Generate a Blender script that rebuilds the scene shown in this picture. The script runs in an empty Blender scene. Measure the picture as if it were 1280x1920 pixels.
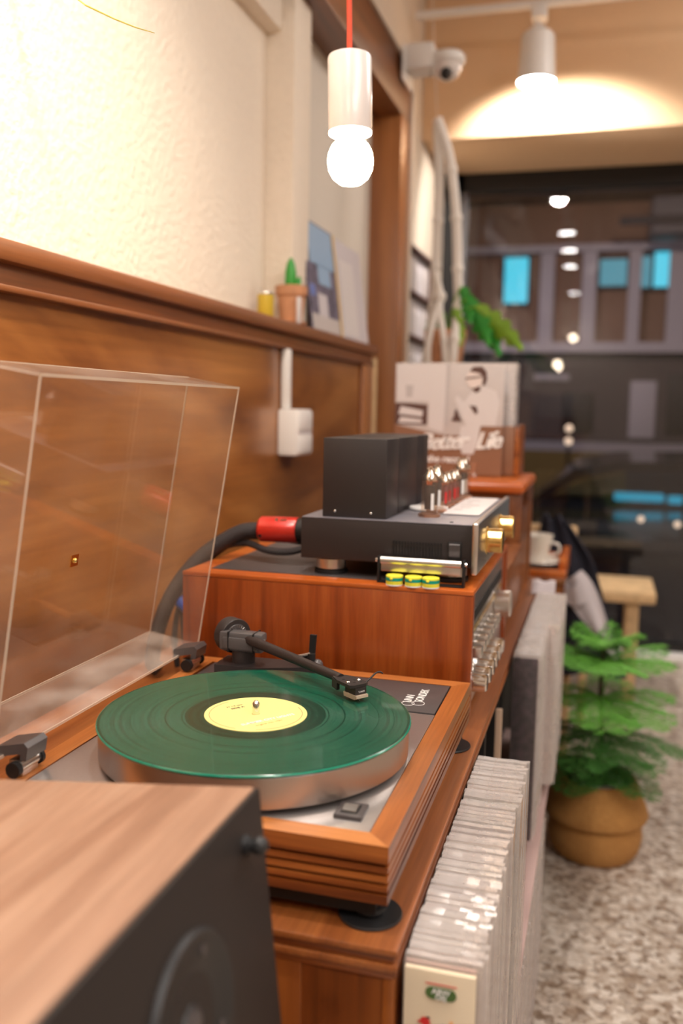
import bpy, bmesh, math, random
from mathutils import Vector, Matrix
random.seed(7)
S = bpy.context.scene
COL = S.collection
PI = math.pi

# ---------------------------------------------------------------- camera
cam = bpy.data.cameras.new('camera'); co = bpy.data.objects.new('camera', cam); COL.objects.link(co)
S.camera = co
cam.sensor_fit = 'VERTICAL'; cam.sensor_height = 36.0; cam.lens = 36.0*1707.0/1920.0
cam.clip_start = .01; cam.clip_end = 100
M = Matrix(((0.961022, -0.04931, 0.272041), (0.275832, 0.104019, -0.955561), (0.018822, 0.993352, 0.113566))).to_4x4()
M.translation = Vector((.3121, -.8052, .2969)); co.matrix_world = M
cam.dof.use_dof = True; cam.dof.focus_distance = .97; cam.dof.aperture_fstop = 3.1
cam.dof.aperture_blades = 0

# ---------------------------------------------------------------- world, exposure, lights
W = bpy.data.worlds.new('night'); S.world = W; W.use_nodes = True
W.node_tree.nodes['Background'].inputs[0].default_value = (.02, .03, .06, 1)
W.node_tree.nodes['Background'].inputs[1].default_value = .6
S.view_settings.view_transform = 'Standard'; S.view_settings.look = 'None'
S.view_settings.gamma = 1; S.view_settings.use_curve_mapping = False
S.view_settings.exposure = 0.75

def area(name, loc, target, sx, sy, power, col):
    l = bpy.data.lights.new(name, 'AREA'); l.shape = 'RECTANGLE'; l.size = sx; l.size_y = sy
    l.energy = power; l.color = col
    o = bpy.data.objects.new(name, l); COL.objects.link(o); o.location = loc
    o.rotation_euler = (Vector(target)-Vector(loc)).to_track_quat('-Z', 'Y').to_euler()
    return o
def spot(name, loc, target, power, col, deg, blend, r=.03):
    l = bpy.data.lights.new(name, 'SPOT'); l.energy = power; l.color = col
    l.spot_size = math.radians(deg); l.spot_blend = blend; l.shadow_soft_size = r
    o = bpy.data.objects.new(name, l); COL.objects.link(o); o.location = loc
    o.rotation_euler = (Vector(target)-Vector(loc)).to_track_quat('-Z', 'Y').to_euler()
    return o
# unseen fill areas added at ceiling height, right of and behind the camera
area('fill_light', (1.5, -.3, 1.9), (1.2, .1, -.5), 1.2, 1.8, 24, (1, .945, .90))
area('fill_light', (1.5, 2.0, 1.9), (1.3, 1.9, -.5), 1.0, 1.2, 18, (1, .945, .90))
area('fill_light', (1.9, -1.8, 1.9), (.5, -.8, -.2), 1.4, .8, 21, (1, .94, .90))
# narrow beams of the track spotlights over the counter
for (x, y, z) in ((-.023, .36, 1.62), (-.031, -.407, 1.62), (-.052, -1.262, 1.62), (-.073, -3.203, 1.62)):
    spot('track_beam', (x, y, z-.02), (x+.12, y+.1, 0), 18, (1, .92, .85), 115, .7, .03)
spot('window_beam', (.033, 2.5, 1.405), (.055, 2.67, 1.30), 38, (1, .93, .86), 124, .35, .035)
spot('wall_washer_beam', (.12, -.55, 1.45), (-.5, .0, .80), 62, (1, .84, .62), 66, .9, .04)

# ---------------------------------------------------------------- materials
def newmat(n):
    m = bpy.data.materials.new(n); m.use_nodes = True
    nt = m.node_tree; return m, nt, nt.nodes['Principled BSDF']
def plain(n, col, rough=.5, metal=0, coat=0, emit=None, es=0, spec=.5, noise=0, bump=0, bscale=200):
    m, nt, b = newmat(n)
    b.inputs['Base Color'].default_value = (*col, 1); b.inputs['Roughness'].default_value = rough
    b.inputs['Metallic'].default_value = metal; b.inputs['Coat Weight'].default_value = coat
    b.inputs['Specular IOR Level'].default_value = spec
    if emit: b.inputs['Emission Color'].default_value = (*emit, 1); b.inputs['Emission Strength'].default_value = es
    if noise or bump:
        tc = nt.nodes.new('ShaderNodeTexCoord'); no = nt.nodes.new('ShaderNodeTexNoise')
        nt.links.new(tc.outputs['Object'], no.inputs['Vector']); no.inputs['Scale'].default_value = bscale
        if noise:
            r = nt.nodes.new('ShaderNodeValToRGB')
            r.color_ramp.elements[0].position = .3; r.color_ramp.elements[1].position = .7
            r.color_ramp.elements[0].color = (*[c*(1-noise) for c in col], 1)
            r.color_ramp.elements[1].color = (*[min(1, c*(1+noise)) for c in col], 1)
            nt.links.new(no.outputs['Fac'], r.inputs['Fac']); nt.links.new(r.outputs['Color'], b.inputs['Base Color'])
        if bump:
            bp = nt.nodes.new('ShaderNodeBump'); bp.inputs['Strength'].default_value = bump; bp.inputs['Distance'].default_value = .002
            nt.links.new(no.outputs['Fac'], bp.inputs['Height']); nt.links.new(bp.outputs['Normal'], b.inputs['Normal'])
    return m
def wood(n, c1, c2, c3, axis='Y', scale=14, rough=.4, coat=.2, stretch=.06, fine=.35):
    m, nt, b = newmat(n); N = nt.nodes; L = nt.links
    tc = N.new('ShaderNodeTexCoord'); mp = N.new('ShaderNodeMapping'); L.new(tc.outputs['Object'], mp.inputs['Vector'])
    sc = [scale]*3; sc['XYZ'.index(axis)] = scale*stretch; mp.inputs['Scale'].default_value = sc
    a = N.new('ShaderNodeTexNoise'); a.inputs['Scale'].default_value = 1; a.inputs['Detail'].default_value = 5; a.inputs['Distortion'].default_value = 1.2
    L.new(mp.outputs[0], a.inputs['Vector'])
    r = N.new('ShaderNodeValToRGB'); e = r.color_ramp.elements
    e[0].position = .33; e[0].color = (*c1, 1); e[1].position = .68; e[1].color = (*c3, 1)
    k = r.color_ramp.elements.new(.5); k.color = (*c2, 1)
    L.new(a.outputs['Fac'], r.inputs['Fac'])
    mp2 = N.new('ShaderNodeMapping'); L.new(tc.outputs['Object'], mp2.inputs['Vector'])
    sc = [scale*22]*3; sc['XYZ'.index(axis)] = scale*.8; mp2.inputs['Scale'].default_value = sc
    f = N.new('ShaderNodeTexNoise'); f.inputs['Scale'].default_value = 1; f.inputs['Detail'].default_value = 3
    L.new(mp2.outputs[0], f.inputs['Vector'])
    mx = N.new('ShaderNodeMix'); mx.data_type = 'RGBA'; mx.blend_type = 'OVERLAY'; mx.inputs[0].default_value = fine
    L.new(r.outputs['Color'], mx.inputs[6]); L.new(f.outputs['Fac'], mx.inputs[7]); L.new(mx.outputs[2], b.inputs['Base Color'])
    bp = N.new('ShaderNodeBump'); bp.inputs['Strength'].default_value = .08; bp.inputs['Distance'].default_value = .001
    L.new(f.outputs['Fac'], bp.inputs['Height']); L.new(bp.outputs['Normal'], b.inputs['Normal'])
    b.inputs['Roughness'].default_value = rough; b.inputs['Coat Weight'].default_value = coat; b.inputs['Coat Roughness'].default_value = .25
    return m
def clear(n, tint=(1, 1, 1), haze=.08, hazecol=(.9, .88, .85), rough=.05, ior=1.45, noisy=0, nscale=12, gl=1.0):
    """thin clear sheet: lets light straight through, fresnel gloss, some dust"""
    m = bpy.data.materials.new(n); m.use_nodes = True; nt = m.node_tree; N = nt.nodes; L = nt.links
    for q in list(N): N.remove(q)
    out = N.new('ShaderNodeOutputMaterial'); tr = N.new('ShaderNodeBsdfTransparent'); tr.inputs[0].default_value = (*tint, 1)
    df = N.new('ShaderNodeBsdfDiffuse'); df.inputs[0].default_value = (*hazecol, 1)
    g = N.new('ShaderNodeBsdfGlossy'); g.inputs['Roughness'].default_value = rough; g.inputs[0].default_value = (gl, gl, gl, 1)
    m1 = N.new('ShaderNodeMixShader'); m2 = N.new('ShaderNodeMixShader'); fr = N.new('ShaderNodeFresnel')
    ge = N.new('ShaderNodeNewGeometry'); io = N.new('ShaderNodeMapRange'); io.inputs[3].default_value = ior; io.inputs[4].default_value = 1/ior
    L.new(ge.outputs['Backfacing'], io.inputs[0]); L.new(io.outputs[0], fr.inputs[0])
    if noisy:
        tc = N.new('ShaderNodeTexCoord'); no = N.new('ShaderNodeTexNoise'); no.inputs['Scale'].default_value = nscale; no.inputs['Detail'].default_value = 6
        L.new(tc.outputs['Object'], no.inputs['Vector'])
        mr = N.new('ShaderNodeMapRange'); mr.inputs[1].default_value = .35; mr.inputs[2].default_value = .7
        mr.inputs[3].default_value = haze*(1-noisy); mr.inputs[4].default_value = haze*(1+noisy)
        L.new(no.outputs['Fac'], mr.inputs[0]); L.new(mr.outputs[0], m1.inputs[0])
    else: m1.inputs[0].default_value = haze
    L.new(tr.outputs[0], m1.inputs[1]); L.new(df.outputs[0], m1.inputs[2])
    L.new(fr.outputs[0], m2.inputs[0]); L.new(m1.outputs[0], m2.inputs[1]); L.new(g.outputs[0], m2.inputs[2])
    L.new(m2.outputs[0], out.inputs[0])
    return m
def plaster(n, c, bump=.5, scale=70, var=.05):
    m, nt, b = newmat(n); N = nt.nodes; L = nt.links
    tc = N.new('ShaderNodeTexCoord'); no = N.new('ShaderNodeTexNoise'); no.inputs['Scale'].default_value = scale; no.inputs['Detail'].default_value = 4
    L.new(tc.outputs['Object'], no.inputs['Vector'])
    bp = N.new('ShaderNodeBump'); bp.inputs['Strength'].default_value = bump; bp.inputs['Distance'].default_value = .004
    L.new(no.outputs['Fac'], bp.inputs['Height']); L.new(bp.outputs['Normal'], b.inputs['Normal'])
    r = N.new('ShaderNodeValToRGB'); r.color_ramp.elements[0].color = (*[x*(1-var) for x in c], 1); r.color_ramp.elements[1].color = (*[min(1, x*(1+var)) for x in c], 1)
    L.new(no.outputs['Fac'], r.inputs['Fac']); L.new(r.outputs['Color'], b.inputs['Base Color']); b.inputs['Roughness'].default_value = .85
    return m
def terrazzo():
    m, nt, b = newmat('terrazzo'); N = nt.nodes; L = nt.links
    tc = N.new('ShaderNodeTexCoord'); v = N.new('ShaderNodeTexVoronoi'); v.inputs['Scale'].default_value = 75; L.new(tc.outputs['Object'], v.inputs['Vector'])
    n = N.new('ShaderNodeTexNoise'); n.inputs['Scale'].default_value = 42; n.inputs['Detail'].default_value = 5; L.new(tc.outputs['Object'], n.inputs['Vector'])
    sep = N.new('ShaderNodeSeparateColor'); L.new(v.outputs['Color'], sep.inputs[0])
    r = N.new('ShaderNodeValToRGB'); r.color_ramp.interpolation = 'CONSTANT'; e = r.color_ramp.elements
    e[0].color = (.15, .09, .055, 1); e[1].position = .2; e[1].color = (.36, .27, .2, 1)
    for p, c in ((.42, (.6, .51, .42, 1)), (.65, (.72, .65, .57, 1)), (.88, (.25, .18, .13, 1))):
        q = e.new(p); q.color = c
    L.new(sep.outputs[0], r.inputs['Fac'])
    r2 = N.new('ShaderNodeValToRGB'); r2.color_ramp.elements[0].position = .4; r2.color_ramp.elements[1].position = .6
    r2.color_ramp.elements[0].color = (.3, .22, .16, 1); r2.color_ramp.elements[1].color = (.7, .62, .54, 1); L.new(n.outputs['Fac'], r2.inputs['Fac'])
    mx = N.new('ShaderNodeMix'); mx.data_type = 'RGBA'; mx.inputs[0].default_value = .5
    L.new(r.outputs['Color'], mx.inputs[6]); L.new(r2.outputs['Color'], mx.inputs[7]); L.new(mx.outputs[2], b.inputs['Base Color'])
    b.inputs['Roughness'].default_value = .35
    return m
def vinyl():
    m, nt, b = newmat('green_vinyl'); N = nt.nodes; L = nt.links
    tc = N.new('ShaderNodeTexCoord'); ln = N.new('ShaderNodeVectorMath'); ln.operation = 'LENGTH'
    sx = N.new('ShaderNodeSeparateXYZ'); L.new(tc.outputs['Object'], sx.inputs[0]); cx = N.new('ShaderNodeCombineXYZ')
    L.new(sx.outputs[0], cx.inputs[0]); L.new(sx.outputs[1], cx.inputs[1]); L.new(cx.outputs[0], ln.inputs[0])
    mu = N.new('ShaderNodeMath'); mu.operation = 'MULTIPLY'; mu.inputs[1].default_value = 1.0; L.new(ln.outputs['Value'], mu.inputs[0])
    w = N.new('ShaderNodeTexNoise'); w.noise_dimensions = '1D'; w.inputs['Scale'].default_value = 900; w.inputs['Detail'].default_value = 2
    L.new(mu.outputs[0], w.inputs['W'])
    # lead-in, track gaps and run-out as slightly smoother, lighter rings
    r = N.new('ShaderNodeValToRGB'); e = r.color_ramp.elements; r.color_ramp.interpolation = 'CONSTANT'
    a, bb = (.0, 0, 0, 1), (1, 1, 1, 1)
    e[0].color = a; e[1].position = .068/.16; e[1].color = bb
    for p in (.0705, .086, .102, .119, .134):
        q = e.new(p/.16); q.color = (.25, .25, .25, 1); q = e.new((p+.0009)/.16); q.color = bb
    q = e.new(.1475/.16); q.color = a
    dv = N.new('ShaderNodeMath'); dv.operation = 'DIVIDE'; dv.inputs[1].default_value = .16; L.new(ln.outputs['Value'], dv.inputs[0]); L.new(dv.outputs[0], r.inputs['Fac'])
    m2 = N.new('ShaderNodeMath'); m2.operation = 'MULTIPLY'; L.new(r.outputs['Color'], m2.inputs[0]); L.new(w.outputs['Fac'], m2.inputs[1])
    bp = N.new('ShaderNodeBump'); bp.inputs['Strength'].default_value = .12; bp.inputs['Distance'].default_value = .0006
    L.new(m2.outputs[0], bp.inputs['Height']); L.new(bp.outputs['Normal'], b.inputs['Normal'])
    cr = N.new('ShaderNodeMix'); cr.data_type = 'RGBA'; L.new(r.outputs['Color'], cr.inputs[0])
    cr.inputs[6].default_value = (.0008, .040, .022, 1); cr.inputs[7].default_value = (.0015, .085, .048, 1)
    w2 = N.new('ShaderNodeTexNoise'); w2.noise_dimensions = '1D'; w2.inputs['Scale'].default_value = 260; w2.inputs['Detail'].default_value = 4; L.new(ln.outputs['Value'], w2.inputs['W'])
    rr = N.new('ShaderNodeMapRange'); rr.inputs[1].default_value = .3; rr.inputs[2].default_value = .7; rr.inputs[3].default_value = .72; rr.inputs[4].default_value = 1.35; L.new(w2.outputs['Fac'], rr.inputs[0])
    vm = N.new('ShaderNodeVectorMath'); vm.operation = 'SCALE'; L.new(cr.outputs[2], vm.inputs[0]); L.new(rr.outputs[0], vm.inputs['Scale'])
    L.new(vm.outputs[0], b.inputs['Base Color'])
    tg = N.new('ShaderNodeTangent'); tg.direction_type = 'RADIAL'; tg.axis = 'Z'; L.new(tg.outputs[0], b.inputs['Tangent'])
    mr = N.new('ShaderNodeMapRange'); L.new(r.outputs['Color'], mr.inputs[0]); mr.inputs[3].default_value = 0; mr.inputs[4].default_value = .85
    L.new(mr.outputs[0], b.inputs['Anisotropic'])
    b.inputs['Roughness'].default_value = .24; b.inputs['Coat Weight'].default_value = .35; b.inputs['Coat Roughness'].default_value = .04
    b.inputs['Specular IOR Level'].default_value = .8; b.inputs['IOR'].default_value = 1.5
    return m
def brushed(n, c, rough=.32, bumps=.1, metal=1):
    m, nt, b = newmat(n); N = nt.nodes; L = nt.links
    tc = N.new('ShaderNodeTexCoord'); mp = N.new('ShaderNodeMapping'); mp.inputs['Scale'].default_value = (900, 12, 900); L.new(tc.outputs['Object'], mp.inputs[0])
    no = N.new('ShaderNodeTexNoise'); no.inputs['Scale'].default_value = 1; L.new(mp.outputs[0], no.inputs['Vector'])
    bp = N.new('ShaderNodeBump'); bp.inputs['Strength'].default_value = bumps; bp.inputs['Distance'].default_value = .0003
    L.new(no.outputs['Fac'], bp.inputs['Height']); L.new(bp.outputs['Normal'], b.inputs['Normal'])
    b.inputs['Base Color'].default_value = (*c, 1); b.inputs['Metallic'].default_value = metal; b.inputs['Roughness'].default_value = rough
    return m
def weave(n, c1, c2, sc=260):
    m, nt, b = newmat(n); N = nt.nodes; L = nt.links
    tc = N.new('ShaderNodeTexCoord'); w = N.new('ShaderNodeTexWave'); w.bands_direction = 'Z'; w.inputs['Scale'].default_value = sc*.3; w.inputs['Distortion'].default_value = 4
    w.inputs['Detail Scale'].default_value = 6; L.new(tc.outputs['Object'], w.inputs['Vector'])
    r = N.new('ShaderNodeValToRGB'); r.color_ramp.elements[0].color = (*c1, 1); r.color_ramp.elements[1].color = (*c2, 1); L.new(w.outputs['Fac'], r.inputs['Fac'])
    L.new(r.outputs['Color'], b.inputs['Base Color']); b.inputs['Roughness'].default_value = .8
    bp = N.new('ShaderNodeBump'); bp.inputs['Strength'].default_value = .6; bp.inputs['Distance'].default_value = .003; L.new(w.outputs['Fac'], bp.inputs['Height']); L.new(bp.outputs['Normal'], b.inputs['Normal'])
    return m

m_wain = wood('wainscot_wood', (.17, .052, .010), (.29, .105, .024), (.40, .165, .045), 'Y', 5, .32, .35, .25, .25)
m_ledge = wood('ledge_wood', (.11, .03, .008), (.19, .058, .014), (.28, .095, .026), 'Y', 9, .38, .25)
m_frame = wood('frame_wood', (.26, .09, .026), (.38, .145, .045), (.48, .20, .07), 'Z', 8, .35, .3)
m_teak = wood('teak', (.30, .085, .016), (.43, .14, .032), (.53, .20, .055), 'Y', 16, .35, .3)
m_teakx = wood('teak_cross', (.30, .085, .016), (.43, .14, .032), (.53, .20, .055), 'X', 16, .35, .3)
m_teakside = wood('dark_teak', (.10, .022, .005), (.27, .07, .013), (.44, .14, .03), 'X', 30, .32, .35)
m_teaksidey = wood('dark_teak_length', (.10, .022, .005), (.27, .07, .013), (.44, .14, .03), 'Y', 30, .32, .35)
m_groove = plain('groove_shade', (.035, .012, .006), .6)  # shade inside the flutes, put into the colour
m_sapele = wood('sapele', (.17, .028, .004), (.27, .05, .007), (.36, .085, .015), 'Z', 26, .28, .35, .05, .3)
m_cab = wood('cabinet_wood', (.16, .042, .008), (.28, .082, .018), (.38, .13, .032), 'Y', 13, .38, .25)
m_cabside = wood('cabinet_side_wood', (.11, .026, .004), (.24, .060, .009), (.35, .105, .018), 'Z', 7, .35, .3, .2)
m_ash = wood('ash_veneer', (.31, .165, .10), (.43, .255, .165), (.50, .335, .235), 'Y', 22, .5, .08, .10, .3)
m_lightwood = plain('pine', (.62, .42, .22), .5, noise=.15, bscale=25)
m_orange = wood('orange_wood', (.40, .08, .010), (.52, .12, .018), (.58, .17, .03), 'X', 12, .3, .3)
m_plaster = plaster('cream_plaster', (.82, .72, .60), 1.0, 75)
m_smooth = plaster('cream_paint', (.66, .56, .45), .15, 60, .02)
m_grey = plaster('grey_cream_paint', (.68, .62, .54), .1, 60, .02)
m_beam = plaster('orange_cream_paint', (.74, .50, .30), .4, 60, .04)
m_soff = plaster('soffit_paint', (.60, .46, .34), .25, 60, .04)
m_floor = terrazzo()
m_black = plain('black_satin', (.026, .020, .0195), .45)
m_dark = plain('black_matt', (.006, .005, .005), .6)
m_baffle = plain('black_baffle', (.016, .011, .0095), .55, noise=.15, bscale=900)
m_darkgrey = plain('dark_grey', (.075, .065, .065), .35)
m_rubber = plain('black_rubber', (.02, .02, .021), .45)
m_white = plain('white_plastic', (.78, .75, .72), .35)
m_whitegloss = plain('white_gloss', (.75, .69, .66), .25, coat=.3)
m_silver = brushed('silver_aluminium', (.72, .69, .66), .3)
m_platter = brushed('bronze_aluminium', (.54, .48, .44), .34, .04)
m_plate = plain('grey_top_plate', (.50, .47, .455), .3, .75, noise=.03, bscale=600)
m_chrome = plain('chrome', (.8, .78, .75), .12, 1)
m_gold = plain('brass', (.85, .58, .20), .22, 1)
m_copper = plain('copper', (.62, .36, .24), .3, 1)
m_red = plain('red_anodised', (.62, .025, .012), .3, .2, coat=.4)
m_redcord = plain('red_cord', (.72, .075, .03), .7)
m_cable = plain('braided_cable', (.028, .024, .026), .42, bump=1, bscale=700)
m_blue = plain('blue_tape', (.0, .09, .55), .5)
m_label = plain('label_paper', (.86, .72, .26), .6)
m_vinyl = vinyl()
m_vinyledge = plain('green_vinyl_edge', (.01, .24, .15), .12, coat=.5)
m_acrylic = clear('clear_acrylic', (1, .99, .97), .05, (.75, .62, .52), .03, 1.4, .5, 9)
m_acrylicdust = clear('dusty_acrylic', (1, .98, .95), .16, (.85, .80, .76), .12, 1.4, .7, 14)
m_acrylicedge = clear('acrylic_edge', (1, .96, .9), .5, (.85, .72, .6), .1, 1.5)
m_sleeve = clear('clear_sleeve', (1, .98, .96), .36, (.80, .76, .74), .14, 1.5, .2, 30)
m_sleevec = clear('clearer_sleeve', (1, .99, .98), .05, (.8, .78, .76), .08, 1.5)
m_glass = clear('tube_glass', (.95, .88, .82), .04, (.7, .55, .45), .02, 1.5)
m_pane = clear('window_glass', (.9, .92, .95), .0, (.5, .5, .5), .0, 1.5)
m_bulb = plain('lit_bulb', (1, .9, .75), .4, emit=(1, .80, .56), es=26)
m_lamp = plain('lit_spot_disc', (1, .95, .88), .4, emit=(1, .94, .88), es=34)
m_cotton = plain('cotton_cord', (.78, .72, .66), .9)
m_terra = plain('terracotta', (.55, .26, .13), .75, noise=.12, bscale=30)
m_basket = weave('seagrass', (.38, .16, .035), (.66, .34, .10))
m_soil = plain('soil', (.05, .03, .02), .9)
m_leaf = plain('leaf_green', (.03, .30, .03), .35)
m_leafy = plain('leaf_yellow_green', (.22, .42, .03), .4)
m_pine = plain('pine_green', (.12, .36, .04), .6)
m_pined = plain('pine_green_deep', (.055, .19, .03), .6)
m_trunk = plain('trunk', (.06, .05, .02), .8)
m_navy = plain('navy_cloth', (.016, .016, .028), .85, noise=.3, bscale=60)
m_lining = plain('pale_lining', (.58, .53, .55), .8)
m_porcelain = plain('porcelain', (.85, .80, .72), .2, coat=.4)
m_paper = plain('white_paper', (.66, .61, .60), .6)
m_paperg = plain('pale_photo', (.54, .48, .46), .55)
m_brownart = plain('brown_print', (.26, .12, .065), .5)
m_darkart = plain('dark_brown_print', (.10, .045, .035), .5)
m_shadeart = plain('grey_print', (.50, .455, .45), .5)
m_yellow = plain('yellow_paint', (.85, .80, .05), .4)
m_teal = plain('teal_band', (.0, .30, .22), .4)
m_mustard = plain('mustard_tin', (.55, .38, .03), .4)
m_photo = plain('blue_photo', (.28, .42, .60), .5)
m_photod = plain('dark_photo', (.13, .11, .16), .5, noise=.6, bscale=40)
m_inkw = plain('white_print', (.92, .90, .88), .5)
m_inkd = plain('dark_print', (.09, .08, .05), .5)
m_inkg = plain('olive_green_print', (.09, .17, .045), .5)
m_inkr = plain('red_print', (.70, .03, .03), .5)
m_inkb = plain('blue_print', (.14, .20, .50), .5)
m_inko = plain('orange_print', (.88, .5, .22), .5)
m_pinkledge = plain('pink_ledge', (.52, .36, .33), .5)
m_cream = plain('cream_card', (.88, .76, .56), .5)

# ---------------------------------------------------------------- geometry helpers
class B:
    def __init__(s): s.bm = bmesh.new()
    def box(s, x0, x1, y0, y1, z0, z1, bev=0, seg=2, mat=None):
        r = bmesh.ops.create_cube(s.bm, size=1); vs = r['verts']
        for v in vs: v.co = Vector(((x0+x1)/2+v.co.x*(x1-x0), (y0+y1)/2+v.co.y*(y1-y0), (z0+z1)/2+v.co.z*(z1-z0)))
        if bev:
            es = list({e for v in vs for e in v.link_edges})
            r = bmesh.ops.bevel(s.bm, geom=es, offset=bev, segments=seg, affect='EDGES', profile=.5)
            vs = list({v for f in r['faces'] for v in f.verts} | {v for v in vs if v.is_valid})
        if mat is not None:
            for v in vs: v.co = mat @ v.co
        return s
    def ring(s, c, ax, r, seg, u, w):
        return [s.bm.verts.new(c + u*(r*math.cos(2*PI*i/seg)) + w*(r*math.sin(2*PI*i/seg))) for i in range(seg)]
    def lathe(s, prof, c=(0, 0, 0), axis=(0, 0, 1), seg=32, closed=False):
        """profile of (radius, height along axis)"""
        c = Vector(c); a = Vector(axis).normalized()
        u = a.orthogonal().normalized(); w = a.cross(u)
        rings = []
        for r, h in prof:
            if r <= 1e-6: rings.append([s.bm.verts.new(c+a*h)])
            else: rings.append(s.ring(c+a*h, a, r, seg, u, w))
        n = len(rings)
        for k in range(n if closed else n-1):
            A, Bq = rings[k], rings[(k+1) % n]
            for i in range(seg):
                j = (i+1) % seg
                if len(A) == 1 and len(Bq) == 1: break
                if len(A) == 1: s.bm.faces.new((A[0], Bq[j], Bq[i]))
                elif len(Bq) == 1: s.bm.faces.new((A[i], A[j], Bq[0]))
                else: s.bm.faces.new((A[i], A[j], Bq[j], Bq[i]))
        return s
    def cyl(s, a, b, r, r2=None, seg=24, bev=0):
        a = Vector(a); b = Vector(b); d = b-a; h = d.length; r2 = r if r2 is None else r2
        p = [(0, 0), (r-bev, 0)] + ([(r, bev)] if bev else []) + ([(r2, h-bev)] if bev else []) + [(r2-bev, h), (0, h)]
        return s.lathe(p, a, d, seg)
    def ball(s, c, r, sx=1, sy=1, sz=1, seg=20):
        q = bmesh.ops.create_uvsphere(s.bm, u_segments=seg, v_segments=max(6, seg//2), radius=r)
        for v in q['verts']: v.co = Vector(c)+Vector((v.co.x*sx, v.co.y*sy, v.co.z*sz))
        return s
    def tube(s, pts, r, seg=8, smooth=1):
        P = [Vector(p) for p in pts]
        if smooth > 1:   # catmull-rom
            Q = []
            for i in range(len(P)-1):
                p0 = P[max(i-1, 0)]; p1 = P[i]; p2 = P[i+1]; p3 = P[min(i+2, len(P)-1)]
                for k in range(smooth):
                    t = k/smooth
                    Q.append(.5*((2*p1)+(-p0+p2)*t+(2*p0-5*p1+4*p2-p3)*t*t+(-p0+3*p1-3*p2+p3)*t**3))
            Q.append(P[-1]); P = Q
        rad = r if callable(r) else (lambda t: r)
        u = None; rings = []
        for i, p in enumerate(P):
            d = (P[min(i+1, len(P)-1)]-P[max(i-1, 0)]).normalized()
            u = d.orthogonal().normalized() if u is None else (u-d*u.dot(d)).normalized()
            rings.append(s.ring(p, d, rad(i/(len(P)-1)), seg, u, d.cross(u)))
        for A, Bq in zip(rings, rings[1:]):
            for i in range(seg):
                j = (i+1) % seg; s.bm.faces.new((A[i], A[j], Bq[j], Bq[i]))
        s.bm.faces.new(rings[0][::-1]); s.bm.faces.new(rings[-1])
        return s
    def prism(s, pts, d):
        """polygon of 3-D points pushed by vector d"""
        d = Vector(d); a = [s.bm.verts.new(Vector(p)) for p in pts]; b = [s.bm.verts.new(Vector(p)+d) for p in pts]
        s.bm.faces.new(a); s.bm.faces.new(b[::-1]); n = len(a)
        for i in range(n): s.bm.faces.new((a[i], b[i], b[(i+1) % n], a[(i+1) % n]))
        return s
    def sheet(s, rows, th):
        """grid of points with thickness along the local normal"""
        R = [[Vector(p) for p in r] for r in rows]; n, m = len(R), len(R[0]); T, U = [], []
        for i in range(n):
            a, b = [], []
            for j in range(m):
                du = R[min(i+1, n-1)][j]-R[max(i-1, 0)][j]; dv = R[i][min(j+1, m-1)]-R[i][max(j-1, 0)]
                nn = du.cross(dv); nn = nn.normalized() if nn.length > 1e-12 else Vector((0, 0, 1))
                a.append(s.bm.verts.new(R[i][j]+nn*th/2)); b.append(s.bm.verts.new(R[i][j]-nn*th/2))
            T.append(a); U.append(b)
        for i in range(n-1):
            for j in range(m-1):
                s.bm.faces.new((T[i][j], T[i+1][j], T[i+1][j+1], T[i][j+1])); s.bm.faces.new((U[i][j], U[i][j+1], U[i+1][j+1], U[i+1][j]))
        for i in range(n-1):
            s.bm.faces.new((T[i][0], U[i][0], U[i+1][0], T[i+1][0])); s.bm.faces.new((T[i][-1], T[i+1][-1], U[i+1][-1], U[i][-1]))
        for j in range(m-1):
            s.bm.faces.new((T[0][j], T[0][j+1], U[0][j+1], U[0][j])); s.bm.faces.new((T[-1][j], U[-1][j], U[-1][j+1], T[-1][j+1]))
        return s
    def xf(s, M):
        bmesh.ops.transform(s.bm, matrix=M, verts=s.bm.verts); return s

def wpos(o):
    v = Vector((0, 0, 0))
    while o: v += o.location; o = o.parent
    return v
def obj(name, b, mat, parent=None, label=None, smooth=True, kind=None, origin=None):
    bm = b.bm; bmesh.ops.recalc_face_normals(bm, faces=bm.faces)
    off = wpos(parent) if parent else Vector(origin) if origin else Vector((0, 0, 0))
    bmesh.ops.translate(bm, vec=-off, verts=bm.verts)
    me = bpy.data.meshes.new(name); bm.to_mesh(me); bm.free()
    if smooth:
        me.polygons.foreach_set('use_smooth', [True]*len(me.polygons))
        try: me.set_sharp_from_angle(angle=math.radians(35))
        except Exception: pass
    me.materials.append(mat)
    o = bpy.data.objects.new(name, me); COL.objects.link(o)
    if parent: o.parent = parent
    elif origin: o.location = origin
    if label: o['label'] = label
    if kind: o['kind'] = kind
    return o
def thing(name, label, cat, loc, group=None):
    o = bpy.data.objects.new(name, None); COL.objects.link(o); o.location = loc; o.empty_display_size = .02
    o['label'] = label; o['category'] = cat
    if group: o['group'] = group
    return o
def tag(o, label, cat, group=None):
    o['label'] = label; o['category'] = cat
    if group: o['group'] = group
    return o
def struct(name, b, mat): return obj(name, b, mat, kind='structure')
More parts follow.
